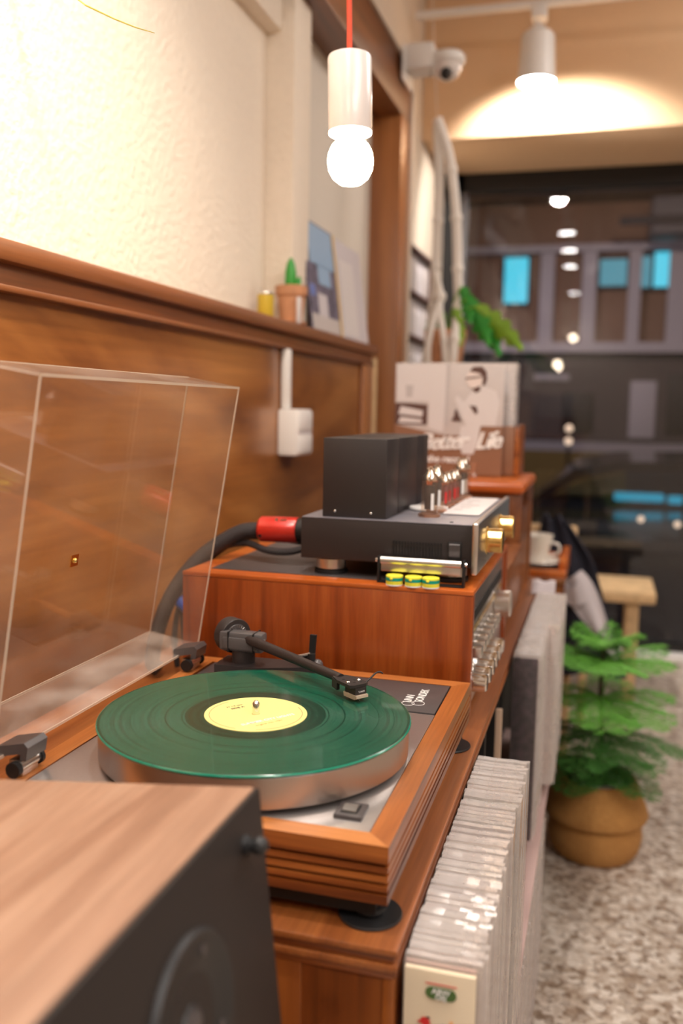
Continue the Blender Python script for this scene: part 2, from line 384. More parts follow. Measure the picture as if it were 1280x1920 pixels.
def text(name, body, size, M4, mat, parent, depth=.0002, shear=0, bold=0, spacing=1.0, align='LEFT'):
    cu = bpy.data.curves.new(name, 'FONT'); cu.body = body; cu.size = size; cu.extrude = depth; cu.shear = shear
    cu.offset = bold; cu.space_character = spacing; cu.align_x = align; cu.resolution_u = 3
    t = bpy.data.objects.new(name+'_tmp', cu); COL.objects.link(t); bpy.context.view_layer.update()
    me = bpy.data.meshes.new_from_object(t.evaluated_get(bpy.context.evaluated_depsgraph_get()))
    bpy.data.objects.remove(t); me.name = name
    off = wpos(parent); me.transform(Matrix.Translation(-off) @ M4)
    me.materials.clear(); me.materials.append(mat)
    o = bpy.data.objects.new(name, me); COL.objects.link(o); o.parent = parent
    return o
def basis(xdir, ydir, loc):
    x = Vector(xdir).normalized(); y = Vector(ydir).normalized(); z = x.cross(y)
    m = Matrix((x, y, z)).transposed().to_4x4(); m.translation = Vector(loc); return m
def rod(axis_pt, ang, axis): return Matrix.Translation(Vector(axis_pt)) @ Matrix.Rotation(ang, 4, axis) @ Matrix.Translation(-Vector(axis_pt))

FL = -.77; CEIL = 1.95
# ================================================================ SETTING
struct('floor', B().box(-.7, 3, -3.5, 3.35, FL-.06, FL), m_floor)
struct('ceiling', B().box(-.7, 3, -3.5, 3.5, CEIL, CEIL+.05), m_soff)
struct('wall_right', B().box(3, 3.05, -3.5, 3.5, FL, CEIL), m_smooth)
struct('wall_back', B().box(-.7, 3, -3.55, -3.5, FL, CEIL), m_smooth)
wl = struct('wall_left', B().box(-.6, -.42, 2.37, 3.35, FL, CEIL), m_smooth)
obj('upper_wall', B().box(-.6, -.42, -3.5, 2.37, 1.437, CEIL), m_smooth, wl)
obj('plaster_panel', B().box(-.6, -.49, -3.5, 1.305, .46, 1.17), m_plaster, wl)
obj('lintel', B().box(-.6, -.452, -3.5, 1.305, 1.165, 1.28, .006), m_plaster, wl)
obj('pilaster', B().box(-.6, -.42, 1.30, 1.425, .46, 1.262, .008), m_plaster, wl)
obj('niche_wall', B().box(-.6, -.48, 1.425, 2.26, FL, 1.28), m_grey, wl)
t1 = struct('trim_1', B().box(-.60, -.375, -3.5, 2.38, 1.262, 1.437, .004), m_ledge)
t2 = struct('trim_2', B().box(-.60, -.3752, 2.25, 2.38, FL, 1.262, .003), m_frame)
obj('edge_moulding', B().box(-.376, -.362, 2.362, 2.385, FL, 1.437, .003).box(-.376, -.362, -3.5, 2.385, 1.425, 1.44, .003), m_smooth, t2)
obj('ledge_board', B().box(-.52, -.375, -3.5, 2.0, .462, .489, .005), m_ledge, wl)
obj('top_rail', B().box(-.46, -.390, -3.5, 1.98, .437, .462).box(-.46, -.384, -3.5, 1.98, .428, .4368, .002), m_ledge, wl)
obj('wainscot_panel', B().box(-.46, -.400, -3.5, 1.98, FL, .438), m_wain, wl)
obj('panel_stile', B().box(-.40, -.386, 1.86, 1.98, FL, .430, .004), m_frame, wl)
obj('stile_strip', B().box(-.46, -.386, 1.985, 2.03, FL, .455, .004), m_lightwood, wl)
bf = struct('wall_front', B().box(-.42, 3, 2.8, 3.4, 1.33, CEIL, .004), m_beam)
struct('trim_3', B().box(-.42, 3, 3.25, 3.4, FL, FL+.035, .004), m_white)
w1 = struct('window_1', B().box(-.42, -.33, 3.33, 3.38, FL+.035, 1.33).box(-.42, 3, 3.33, 3.38, 1.25, 1.33).box(-.33, 3, 3.33, 3.38, FL+.035, FL+.075), m_dark)
obj('jamb', B().box(-.335, -.315, 3.31, 3.38, FL+.04, 1.25, .002), m_darkgrey, w1)
obj('mullion', B().box(1.25, 1.30, 3.31, 3.38, FL+.04, 1.25, .002), m_dark, w1)
obj('pane', B().box(-.33, 3, 3.352, 3.358, FL+.04, 1.28), m_pane, w1)

# ================================================================ STREET
ST = -1.4
struct('street_ground', B().box(-12, 14, 3.4, 22, ST-.05, ST), plain('asphalt', (.02, .02, .022), .5, noise=.4, bscale=3))
m_facade = plain('facade_brown', (.20, .115, .08), .8, noise=.2, bscale=1.3, emit=(.20, .11, .08), es=.0)
m_facgrey = plain('facade_grey', (.42, .38, .42), .8)
m_tealwin = plain('lit_teal_window', (.0, .1, .15), .4, emit=(.03, .38, .48), es=1.05)
m_tealdim = plain('dim_teal_window', (.0, .08, .12), .4, emit=(.02, .27, .35), es=.5)
m_darkfac = plain('dark_facade', (.030, .028, .036), .7)
m_olive = plain('olive_wall', (.15, .10, .03), .8)
bd = thing('building', 'dim brown building across the dark street with lit teal upper windows', 'building', (.3, 9, ST))
obj('wall', B().box(-4, 5, 9.1, 11, ST, 6), m_facade, bd)
obj('awning', B().box(-4, 5, 8.5, 9.1, 2.55, 3.0).box(-4, 5, 8.6, 9.1, 2.42, 2.56), m_darkfac, bd)
obj('sign_board', B().box(-.75, -.10, 8.45, 8.5, 2.42, 2.56, .01), m_tealdim, bd, 'blue lit sign board')
obj('sign_board', B().box(0, 3.5, 8.45, 8.5, 2.44, 2.52, .01), plain('navy_sign', (.01, .04, .10), .5, emit=(.01, .05, .12), es=.5), bd, 'dim navy sign strip')
for (x0, x1, z0, z1, mm) in ((-.76, -.52, 1.42, 1.88, m_tealwin), (.20, .46, 1.58, 1.84, m_tealdim), (.56, .69, 1.56, 1.86, m_tealdim), (.72, .99, 1.56, 1.90, m_tealwin), (-2.4, -2.1, 1.5, 1.9, m_tealdim), (1.5, 1.9, 1.5, 1.9, m_tealdim)):
    f = obj('window', B().box(x0-.03, x1+.03, 9.02, 9.12, z0-.03, z1+.03, .01), m_darkfac, bd)
    obj('pane', B().box(x0, x1, 9.0, 9.03, z0, z1), mm, f)
for x0, x1 in ((-.39, -.25), (.03, .17), (.48, .60), (.86, 1.05), (-1.9, -1.75), (1.3, 1.42)):
    obj('pillar', B().box(x0, x1, 8.95, 9.11, .98, 1.93), m_facgrey, bd)
obj('ledge', B().box(-4, 5, 8.8, 9.1, .90, 1.0).box(-4, 5, 8.95, 9.1, 1.92, 1.99), m_facgrey, bd)
obj('lower_wall', B().box(-4, 5, 8.93, 9.1, ST, .90), m_darkfac, bd)
for k in range(26): obj('shutter_slat', B().box(-.55, 1.3, 8.88, 8.93, .02+k*.031, .043+k*.031), plain('shutter', (.09, .07, .07), .6) if k == 0 else bpy.data.materials['shutter'], bd)
obj('grey_band', B().box(-1.2, 2, 8.86, 8.93, -.10, .0), plain('grey_band', (.30, .27, .30), .7), bd)
for x0, x1, z0, z1, mm in ((.55, .80, .05, .62, m_facgrey), (-.40, -.05, .62, .68, m_facgrey), (-.1, .20, .1, .5, m_dark), (.9, 1.4, .1, .7, m_dark)): obj('shop_panel', B().box(x0, x1, 8.84, 8.875, z0, z1, .004), mm, bd)
obj('olive_panel', B().box(-.6, .55, 8.86, 8.93, -.55, -.10), m_olive, bd)
ac = thing('air_conditioner', 'dark box shaped outdoor unit on a bracket shelf of the brown building', 'air conditioner', (.95, 8.8, 2.0))
obj('housing', B().box(.64, 1.5, 8.3, 8.78, 1.95, 2.30, .04), plain('unit_grey', (.10, .095, .11), .6), ac)
obj('bracket', B().box(.36, 1.5, 8.25, 8.29, 2.03, 2.11, .01), m_darkfac, ac)
# unseen spots added to brighten the facade
spot('facade_fill_beam', (.6, 5.0, 2.3), (.3, 9.1, 1.4), 105, (1, .75, .55), 120, .8, .1)
spot('facade_fill_beam', (-.5, 7.0, 1.6), (.5, 9.1, .2), 34, (.9, .75, .75), 120, .8, .1)
cr = thing('parked_car', 'black car parked outside on the dark street beyond the window', 'car', (.6, 5.5, ST))
m_carp = plain('black_car_paint', (.008, .008, .010), .25, coat=.6)
side = [(-1.75, -1.1), (-1.7, -.72), (-1.3, -.58), (-.45, -.50), (-.1, -.24), (.14, -.04), (.40, .02), (1.1, .03), (1.8, -.02), (2.2, -.35), (2.9, -.45), (3.0, -1.1)]
obj('body', B().prism([(x, 4.75, z) for x, z in [(-1.75, -1.15), (-1.7, -.72), (-1.3, -.58), (-.45, -.46), (2.3, -.42), (2.95, -.5), (3.0, -1.15)]], (0, 1.7, 0)), m_carp, cr)
obj('roof', B().prism([(x, 4.85, z) for x, z in [(-.55, -.50), (-.1, -.24), (.14, -.05), (.40, .01), (1.1, .03), (1.8, -.02), (2.25, -.45), (2.1, -.45), (1.72, -.07), (1.1, -.03), (.42, -.05), (.18, -.10), (-.4, -.50)]], (0, 1.5, 0)), m_carp, cr)
obj('pillar', B().box(.78, .86, 4.86, 4.9, -.46, -.02), m_carp, cr)
obj('window_glass', B().prism([(x, 4.88, z) for x, z in [(-.38, -.47), (.18, -.12), (.42, -.06), (1.1, -.04), (1.7, -.08), (2.05, -.44)]], (0, .006, 0)), clear('car_glass', (.6, .7, .75), .0, (.1, .1, .1), .02, 1.5), cr)
for wx in (-1.0, 2.2):
    wv = obj('wheel', B().cyl((wx, 4.72, ST+.31), (wx, 4.92, ST+.31), .31, seg=32, bev=.03), m_rubber, cr)
    obj('hub', B().cyl((wx, 4.70, ST+.31), (wx, 4.72, ST+.31), .17, seg=24), m_silver, wv)
ls = thing('reflection_bar', 'glowing teal bar added for the reflections in the car windows outside', 'reflection bar', (.6, 6.8, ST))  # lit bars added in place of reflections in the car windows
obj('tube', B().box(.42, .80, 6.8, 6.84, -.40, -.335, .015), m_tealwin, ls)
obj('tube', B().box(.83, 1.06, 6.8, 6.84, -.41, -.345, .015), m_tealwin, ls)
obj('post', B().cyl((.9, 6.84, ST), (.9, 6.84, -.37), .02), m_dark, ls)
m_amber = plain('amber_glint', (1, .7, .5), .4, emit=(1, .72, .5), es=.7)  # glow of reflected specks, carried by small added beads
for x, z, lb in ((.545, -.31, 'small round amber bead for a reflected speck at the car, left of two'), (.745, -.33, 'small round amber bead for a reflected speck at the car, right of two')):
    q = thing('reflected_speck', lb, 'reflected speck', (x, 4.68, z), 'reflected specks at the car')  # lit bead added for a reflected speck of light
    obj('lens', B().ball((x, 4.70, z), .018), m_amber, q)
    obj('housing', B().cyl((x, 4.70, z), (x, 4.76, z), .022), m_dark, q)
q = thing('street_glint', 'street lantern of two small added warm globes above the parked car', 'glint', (.03, 7.2, ST))  # lit globes added in place of reflected specks
for z in (.16, .05): obj('globe', B().ball((.03, 7.2, z), .03), m_amber, q)
obj('post', B().cyl((.03, 7.24, ST), (.03, 7.24, .19), .012), m_dark, q)

# ================================================================ CABINET
cb = thing('wooden_cabinet', 'long orange-brown wooden cabinet carrying the turntable and audio gear', 'cabinet', (-.1, .6, FL))
CT = -.11
obj('top_panel', B().box(-.375, .182, -.172, 1.46, CT-.006, CT, .0015), m_cab, cb)
for k, (zz, xx) in enumerate(((-.0125, .179), (-.019, .182), (-.0255, .179))):
    obj('edge_strip', B().box(-.375, xx, -.172+(.003 if k % 2 == 0 else 0), 1.46, CT+zz, CT+zz+.0062, .001), m_teakside if k % 2 == 0 else m_cab, cb)
obj('side_panel', B().box(-.36, .170, -.166, -.146, FL+.05, CT-.0256), m_cabside, cb)
obj('front_stile', B().box(.1702, .1800, -.168, -.12, FL+.05, CT-.0256, .001), m_cabside, cb)
obj('back_stile', B().box(.07, .105, -.169, -.166, FL+.05, CT-.0256, .001), m_cabside, cb)
obj('front_panel', B().box(.120, .128, -.146, 1.46, FL+.05, CT-.0256), m_dark, cb)  # black sheet standing in for the shade inside the open front
obj('plinth', B().box(-.34, .15, -.14, 1.44, FL, FL+.05), m_dark, cb)
obj('far_panel', B().box(-.36, .170, 1.44, 1.46, FL+.05, CT-.0256), m_cabside, cb)
for y in (.45, .62, .66): obj('divider', B().box(.128, .172, y, y+.015, FL+.05, CT-.0256), m_dark, cb)  # blackened to match the shaded opening
obj('record_ledge', B().box(.128, .243, -.17, 1.25, -.4325, -.4285, .001), m_pinkledge, cb)
obj('record_ledge', B().box(.128, .243, .25, .84, -.744, -.7345, .002), m_cabside, cb)

# ================================================================ RECORDS IN SLEEVES
covers = [plain('cover_%d' % i, c, .5) for i, c in enumerate([(.72, .66, .60), (.60, .50, .46), (.62, .38, .36), (.20, .11, .09), (.75, .70, .62), (.50, .30, .28), (.14, .17, .10), (.70, .58, .50)])]
def record_mesh(w, h, t):
    c = B().box(0, w-.004, 0, t*.55, 0, h-.004)
    me = bpy.data.meshes.new('record'); c.bm.to_mesh(me); c.bm.free()
    b = B(); n = 7; y1 = t*.9      # clear sleeve, its top edge slightly rippled
    R = random.Random(int(w*1e5+h*1e4+t*1e6))
    lo, hi = [], []
    for i in range(n):
        x = -.0008+(w+.0016)*i/(n-1); dz = R.uniform(-.0004, .0006); dy = R.uniform(-.0003, .0003)
        lo.append((x, dz, dy)); hi.append(x)
    vv = [[b.bm.verts.new((x, yy+dy, zz)) for (x, dz, dy) in lo for zz in (-.001, h+.002+dz)] for yy in (-.0006, y1)]
    A, C = vv
    for i in range(n-1):
        a, c2, d, e = 2*i, 2*i+1, 2*i+3, 2*i+2
        b.bm.faces.new((A[a], A[c2], A[d], A[e])); b.bm.faces.new((C[a], C[e], C[d], C[c2]))
        b.bm.faces.new((A[c2], C[c2], C[d], A[d]))
    b.bm.faces.new((A[0], C[0], C[1], A[1])); b.bm.faces.new((A[-2], A[-1], C[-1], C[-2]))
    ms = bpy.data.meshes.new('sleeve'); bmesh.ops.recalc_face_normals(b.bm, faces=b.bm.faces); b.bm.to_mesh(ms); b.bm.free()
    ms.materials.append(m_sleeve)
    return me, ms
def record_row(y0, y1, x0, w0, w1, ztop, h, n, label, group, cat='record', cols=covers, lead=None):
    protos = []
    for k in range(5):
        protos.append(record_mesh(w0+(w1-w0)*k/4, h, .0068))
    step = (y1-y0)/n; out = []
    for i in range(n):
        k = random.randrange(5) if lead is None or i else lead
        me, ms = protos[k]
        mm = me.copy(); mm.materials.append(random.choice(cols))
        r = bpy.data.objects.new('sleeved_record', mm); COL.objects.link(r)
        r.location = (x0+random.uniform(-.0005, .0015), y0+step*i, ztop-h+random.uniform(-.0015, .0015))
        r.rotation_euler = (random.uniform(-.002, .004), 0, random.uniform(-.006, .006))
        s = bpy.data.objects.new('sleeve', ms); COL.objects.link(s); s.parent = r
        tag(r, label, cat, group); out.append(r)
    return out
ROWA = record_row(-.158, .262, .1865, .055, .0595, -.118, .306, 60,
    'clear sleeved record packed in the near row along the cabinet front, below the turntable', 'sleeved records in the near row')
record_row(.672, .90, .1905, .040, .043, -.098, .310, 30,
    'clear sleeved record in the near half of the second row beyond the near row', 'sleeved records in the second row')
record_row(.905, 1.21, .1905, .058, .062, -.098, .310, 38,
    'wider clear sleeved record in the far half of the second row', 'wide sleeved records in the second row')
record_row(.30, .822, .1865, .054, .058, -.4375, .2945, 52,
    'pinkish sleeved record on the lower ledge under the two rows', 'sleeved records on the lower ledge', cols=[covers[2], covers[0], covers[1], covers[7]])
# the front-most record of the near row
fr = tag(obj('sleeved_record', B().box(.187, .241, -.1668, -.1620, -.424, -.1235, .0004), m_cream, origin=(.187, -.1668, -.424)),
         'cream record cover with green oval badge and red and blue figures, front of near row', 'record')
obj('sleeve', B().box(.1862, .2432, -.1676, -.1610, -.4246, -.1190), m_sleevec, fr)
yf = -.1680
obj('red_line', B().box(.2035, .2275, yf-.0002, yf, -.1330, -.1322), m_inkr, fr)
b = B(); pts = []
for k in range(28):
    a = 2*PI*k/28; ex = .0042 if math.cos(a) > 0 else -.0042
    pts.append((.2155+ex*1.5+.0055*math.cos(a), yf, -.1398+.0050*math.sin(a)))
b.prism(pts, (0, -.0002, 0)); obj('badge', b, m_inkg, fr)
text('lettering', 'ABW', .0062, basis((1, 0, 0), (0, 0, 1), (.2155, yf-.0003, -.1402)), m_inkw, fr, .0001, align='CENTER', bold=.0001)
text('lettering', 'OEJ', .0056, basis((1, 0, 0), (0, 0, 1), (.2155, yf-.0003, -.1446)), m_inkw, fr, .0001, align='CENTER', bold=.0001)
def splash(cx, cz, r, seed, mat, n=13, sx=1, sz=1):
    R = random.Random(seed); P = []
    for k in range(n):
        a = 2*PI*k/n; q = r*R.uniform(.55, 1.15); P.append((cx+q*sx*math.cos(a), yf-.00005*(seed % 5), cz+q*sz*math.sin(a)))
    return B().prism(P, (0, -.00015, 0)), mat
for i, (cx, cz, r, mt, sx, sz) in enumerate(((.2035, -.1640, .0048, m_inkr, 1.2, .8), (.2055, -.1700, .0055, m_inkr, 1.2, .6), (.2040, -.1625, .0020, m_inko, 1, 1), (.2062, -.1605, .0018, m_darkart, 1, .6),
        (.1960, -.1735, .0030, m_inkr, 1, .8), (.2175, -.1665, .0035, m_inkb, .9, .9), (.2200, -.1710, .0040, m_inkb, 1, .8), (.2270, -.1660, .0028, m_inkr, .8, 1), (.2240, -.1620, .0020, m_inko, 1, 1.2), (.2300, -.1710, .0030, m_inko, 1, 1), (.2130, -.1720, .0020, m_darkart, 1, 1))):
    q, mt = splash(cx, cz, r, i+3, mt, sx=sx, sz=sz); obj('printed_figure', q, mt, fr)
# dark speckled box front of the second row
dk = tag(obj('dark_record', B().box(.1905, .2290, .6605, .6660, -.408, -.101, .0006), plain('dark_speckled_card', (.028, .015, .020), .55, noise=.95, bscale=85), origin=(.19, .66, -.408)),
         'dark purple-brown speckled record cover standing at the front of the second row', 'record')
obj('sleeve', B().box(.1897, .2320, .6595, .6685, -.410, -.0965), m_sleevec, dk)
cs = tag(obj('cream_divider', B().box(.172, .1820, .585, .592, -.42, -.165, .001), plain('beige_card', (.58, .42, .30), .6), origin=(.176, .585, -.42)), 'thin beige upright card in the gap before the second record row', 'card')

# ================================================================ TURNTABLE
TX0, TX1, TY0, TY1 = -.186, .170, -.156, .289
TZ, TB = -.0368, -.0842
tt = thing('turntable', 'wooden turntable with fluted plinth, silver platter and black tonearm', 'turntable', (0, .066, CT))
# plinth: frame of four mitred boards with fluted outer faces
def plinth_board(p0, p1, q0, q1, nrm):
    """p0,p1 outer corners; q0,q1 inner corners (x,y)"""
    b = B(); n = Vector((*nrm, 0)); H = TZ-TB
    prof = [(0, 0)]
    g = [(.30, .365), (.46, .525), (.62, .685), (.78, .845)]
    for a, c in g: prof += [(0, a), (-.006, a+.004), (-.006, c-.004), (0, c)]
    prof += [(0, 1)]
    outer = [[b.bm.verts.new(Vector((*p, TZ-H*t))+n*o+(Vector((*q, TZ-H*t))-Vector((*p, TZ-H*t)))*0) for (o, t) in prof] for p, q in ((p0, q0), (p1, q1))]
    # keep mitre: move recessed verts along the mitre diagonal
    for L_, p, q in ((outer[0], p0, q0), (outer[1], p1, q1)):
        d = (Vector((*q, 0))-Vector((*p, 0))); dn = abs(d.dot(n))
        for v, (o, t) in zip(L_, prof): v.co = Vector((*p, TZ-H*t))+d*(-o/dn)
    inn = [[b.bm.verts.new(Vector((*q, z))) for z in (TZ, TB)] for q in (q0, q1)]
    for i in range(len(prof)-1): b.bm.faces.new((outer[0][i], outer[0][i+1], outer[1][i+1], outer[1][i]))
    b.bm.faces.new((outer[0][0], outer[1][0], inn[1][0], inn[0][0])); b.bm.faces.new((outer[0][-1], inn[0][1], inn[1][1], outer[1][-1]))
    b.bm.faces.new((inn[0][0], inn[1][0], inn[1][1], inn[0][1]))
    b.bm.faces.new([*outer[0], inn[0][1], inn[0][0]][::-1]); b.bm.faces.new([*outer[1], inn[1][1], inn[1][0]])
    return b
wv = .020
O = [(TX0, TY0), (TX1, TY0), (TX1, TY1), (TX0, TY1)]; I = [(TX0+wv, TY0+wv), (TX1-wv, TY0+wv), (TX1-wv, TY1-wv), (TX0+wv, TY1-wv)]
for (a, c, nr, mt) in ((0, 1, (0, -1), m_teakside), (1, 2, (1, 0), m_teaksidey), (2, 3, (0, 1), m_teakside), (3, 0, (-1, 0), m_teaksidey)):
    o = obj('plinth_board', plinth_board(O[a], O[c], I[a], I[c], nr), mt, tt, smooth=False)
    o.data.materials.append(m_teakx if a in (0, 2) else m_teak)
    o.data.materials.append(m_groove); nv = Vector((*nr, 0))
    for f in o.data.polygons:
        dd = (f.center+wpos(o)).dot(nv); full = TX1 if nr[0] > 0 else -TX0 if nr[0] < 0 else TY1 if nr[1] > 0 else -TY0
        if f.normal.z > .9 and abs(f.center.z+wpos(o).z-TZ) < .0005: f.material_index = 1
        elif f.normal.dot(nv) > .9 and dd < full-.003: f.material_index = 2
obj('bottom_tray', B().box(TX0+.012, TX1-.012, TY0+.012, TY1-.012, TB-.016, TB+.01), m_dark, tt)
tp = obj('top_plate', B().box(TX0+wv+.0008, TX1-wv-.0008, TY0+wv+.0008, .158, TZ-.004, TZ-.0006, .0004), m_plate, tt, 'grey metal top plate')
obj('arm_board', B().box(TX0+wv+.004, TX1-wv-.002, .162, TY1-wv-.001, TZ-.004, TZ-.0002, .0008), m_darkgrey, tt, 'dark grey armboard with white lettering')
ab = obj('gap', B().box(TX0+wv, TX1-wv, .150, TY1-wv, TZ-.012, TZ-.0042), m_dark, tt)
# logo: two stacked lines with large swash initials, reading away from the camera
Lm = lambda x, y: basis((0, 1, 0), (-1, 0, 0), (x, y, TZ+.0002))
text('lettering', 'LINN', .0135, Lm(.1150, .1900), m_inkw, tt, .00015, spacing=.86)
text('lettering', 'SONDEK', .0135, Lm(.1275, .1950), m_inkw, tt, .00015, spacing=.86)
b = B()
for cx, cy in ((.1130, .1860), (.1240, .1900)):
    rr = .0075; b.lathe([(rr, 0), (rr, .0004), (rr-.0006, .0004), (rr-.0006, 0)], (cx, cy, TZ), (0, 0, 1), 28, closed=True)
obj('logo_loops', b, m_inkw, tt)
# feet with round pads
for (x, y) in ((.1500, -.128), (.150, .262), (-.165, -.128), (-.165, .262)):
    f = obj('foot', B().lathe([(0, CT+.003), (.011, CT+.003), (.013, CT+.006), (.012, CT+.011), (.016, TB-.014), (0, TB-.014)], (x, y, 0), (0, 0, 1), 24), m_rubber, tt)
    obj('pad', B().lathe([(0, CT+.0001), (.0255, CT+.0001), (.0262, CT+.0015), (.0255, CT+.003), (0, CT+.003)], (x, y, 0), (0, 0, 1), 40), m_rubber, f)
# platter, mat of record
obj('platter', B().lathe([(.0, -.0325), (.1475, -.0325), (.1492, -.0310), (.1492, -.0050), (.1480, -.0034), (0, -.0034)], (0, 0, 0), (0, 0, 1), 128), m_platter, tt)
obj('sub_platter', B().lathe([(0, -.040), (.060, -.040), (.060, -.0325), (0, -.0325)], (0, 0, 0), (0, 0, 1), 48), m_dark, tt)
sp = obj('spindle', B().lathe([(0, -.0034), (.0036, -.0034), (.0036, .0088), (.0032, .0102), (.0016, .0122), (0, .0127)], (0, 0, 0), (0, 0, 1), 24), m_chrome, tt)
# rocker switch
sw = obj('power_switch', B().box(.1145, .1385, -.1195, -.0925, TZ-.001, TZ+.0032, .0010), m_darkgrey, tt)
sw2 = obj('recess', B().box(.1190, .1335, -.1150, -.0975, TZ+.0026, TZ+.0036, .0004), m_dark, sw)
obj('rocker', B().prism([(.1205, -.1135, TZ+.0030), (.1205, -.1135, TZ+.0050), (.1205, -.1060, TZ+.0066), (.1205, -.0990, TZ+.0046), (.1205, -.0990, TZ+.0030)], (.0115, 0, 0)), plain('rocker_grey', (.16, .145, .13), .3), sw)
# tonearm
PV = Vector((-.0905, .1960, .0180)); STY = Vector((.0953, .0645, .0)); HS = Vector((.0830, .0728, .0150))
ta = obj('tonearm_base', B().prism([(-.124, .180, -.034), (-.070, .180, -.034), (-.012, .205, -.034), (-.008, .216, -.034), (-.016, .226, -.034), (-.070, .226, -.034), (-.124, .222, -.034)], (0, 0, .022)).cyl((-.095, .203, -.038), (-.095, .203, -.034), .034, seg=40).cyl((-.095, .202, -.013), (-.095, .202, .004), .014, seg=24), m_black, tt)
yk = obj('bearing_yoke', B().box(-.1215, -.0655, .1870, .2060, .0035, .0270, .0035).box(-.116, -.071, .1850, .2080, .0065, .0210, .002), plain('arm_grey', (.085, .078, .078), .38), tt)
for yx in (-.1085, -.0765): obj('groove', B().box(yx-.0007, yx+.0007, .1846, .2085, .003, .0275), m_dark, yk)
obj('bearing_cap', B().cyl((-.1225, .1965, .0155), (-.1205, .1965, .0155), .004).cyl((-.0665, .1965, .0155), (-.0640, .1965, .0155), .004), m_chrome, yk)
d = (Vector((.088, .069, .0155))-PV).normalized(); BK = -Vector((d.x, d.y, 0)).normalized()
tube_end = Vector((.0600, .0892, .0150))
obj('arm_tube', B().tube([PV+Vector((0, 0, .001)), PV+(tube_end-PV)*.5+Vector((0, 0, .0006)), tube_end], lambda t: .0063-.0014*t, 20, 6), m_black, tt)
cw0 = Vector((-.1060, .2060, .0175))
cwn = (Vector((cw0.x, cw0.y, 0))-Vector((tube_end.x, tube_end.y, 0))).normalized()
obj('arm_stub', B().cyl(PV-cwn*.0, cw0+cwn*.02, .0045), m_black, tt)
cw = obj('counterweight', B().lathe([(0, .002), (.0150, .002), (.0150, .0), (.0205, .0), (.0212, .001), (.0212, .0175), (.020, .019), (0, .019)], cw0, cwn, 48), m_black, tt)
obj('force_dial', B().lathe([(.0088, 0), (.0145, 0), (.0150, .0010), (.0145, .0018), (.0088, .0018)], cw0-cwn*.0012, cwn, 36, True), m_darkgrey, cw)
b = B(); uu = cwn.cross(Vector((0, 0, 1))).normalized()
for k in range(15):
    a = PI*(k-1)/12; c = cw0-cwn*.0016+uu*(.0125*math.cos(a))+Vector((0, 0, 1))*(.0125*math.sin(a))
    dd = uu*math.cos(a)+Vector((0, 0, 1))*math.sin(a); b.tube([c-dd*.0016, c+dd*.0016], .00025, 4)
for a in (PI*.30, PI*.70):
    dd = uu*math.cos(a)+Vector((0, 0, 1))*math.sin(a); b.tube([cw0-cwn*.0006+dd*.003, cw0-cwn*.0006+dd*.0125], .0005, 5)
obj('dial_marks', b, m_silver, cw)
# headshell and cartridge
hd = Vector((STY.x-tube_end.x, STY.y-tube_end.y, 0)).normalized(); hd = Matrix.Rotation(math.radians(-2), 3, 'Z') @ hd
hn = Vector((-hd.y, hd.x, 0))
def hp(a, s_, z): return tube_end+hd*a+hn*s_+Vector((0, 0, z))
b = B(); b.prism([hp(-.006, -.006, -.001), hp(.008, -.011, -.001), hp(.031, -.0115, -.001), hp(.0335, -.008, -.001), hp(.0335, .008, -.001), hp(.031, .0115, -.001), hp(.008, .011, -.001), hp(-.006, .006, -.001)], (0, 0, .0032))
b.prism([hp(-.006, -.007, -.009), hp(.007, -.0105, -.009), hp(.008, -.011, -.0005), hp(-.006, -.007, .001)], hn*.004)
hs = obj('headshell', b, m_black, tt)
b = B()
for a, s_ in ((.010, -.004), (.018, .004), (.024, -.0005), (.026, .006)): b.lathe([(0, .0024), (.0017, .0024), (.0017, .0021), (0, .0021)], hp(a, s_, 0), (0, 0, 1), 12)
obj('hole', b, m_dark, hs)
for a, s_ in ((.0215, -.0070), (.0215, .0070)): obj('screw', B().lathe([(0, .0040), (.0012, .0039), (.0021, .0030), (.0021, .0021), (0, .0021)], hp(a, s_, 0), (0, 0, 1), 14), m_chrome, hs)
obj('finger_lift', B().tube([hp(.028, .011, .001), hp(.027, .018, .004), hp(.0265, .026, .0082), hp(.0270, .031, .0086), hp(.028, .034, .0066)], lambda t: .0011-.0004*t, 8, 6), m_black, hs)
cg = obj('cartridge', B().prism([hp(.017, -.0070, -.0012), hp(.0345, -.0070, -.0012), hp(.0345, -.0070, -.0085), hp(.017, -.0070, -.0085)], hn*.014), m_black, tt)
obj('stylus_grip', B().prism([hp(.015, -.0078, -.0082), hp(.0372, -.0078, -.0082), hp(.0372, -.0078, -.0112), hp(.033, -.0070, -.0132), hp(.015, -.0070, -.0132)], hn*.0152), plain('translucent_amber', (.62, .48, .36), .25, coat=.5), cg)
obj('cantilever', B().tube([hp(.026, 0, -.0125), hp(.033, 0, -.0148)], .0004, 6), m_silver, cg)
fc = hp(.0347, 0, 0); text('lettering', 'M44-7', .0030, basis(hn*-1, (0, 0, 1), (*(hp(.0347, .0046, -.0062))[:3],)), m_inkw, cg, .00006)
# cueing lift and arm rest
lf = obj('arm_rest', B().prism([(-.030, .212, -.012), (-.022, .212, -.012), (-.008, .212, .000), (-.006, .212, .026), (-.014, .212, .026), (-.015, .212, .004), (-.030, .212, -.004)], (0, .004, 0)).cyl((-.011, .210, -.013), (-.011, .210, .004), .005), m_dark, tt)
obj('lift_lever', B().tube([(-.040, .208, -.004), (-.022, .208, .001), (-.012, .208, .004)], .0016, 8, 4), m_silver, tt)
obj('lift_knob', B().ball((-.004, .212, -.010), .007), m_darkgrey, tt)

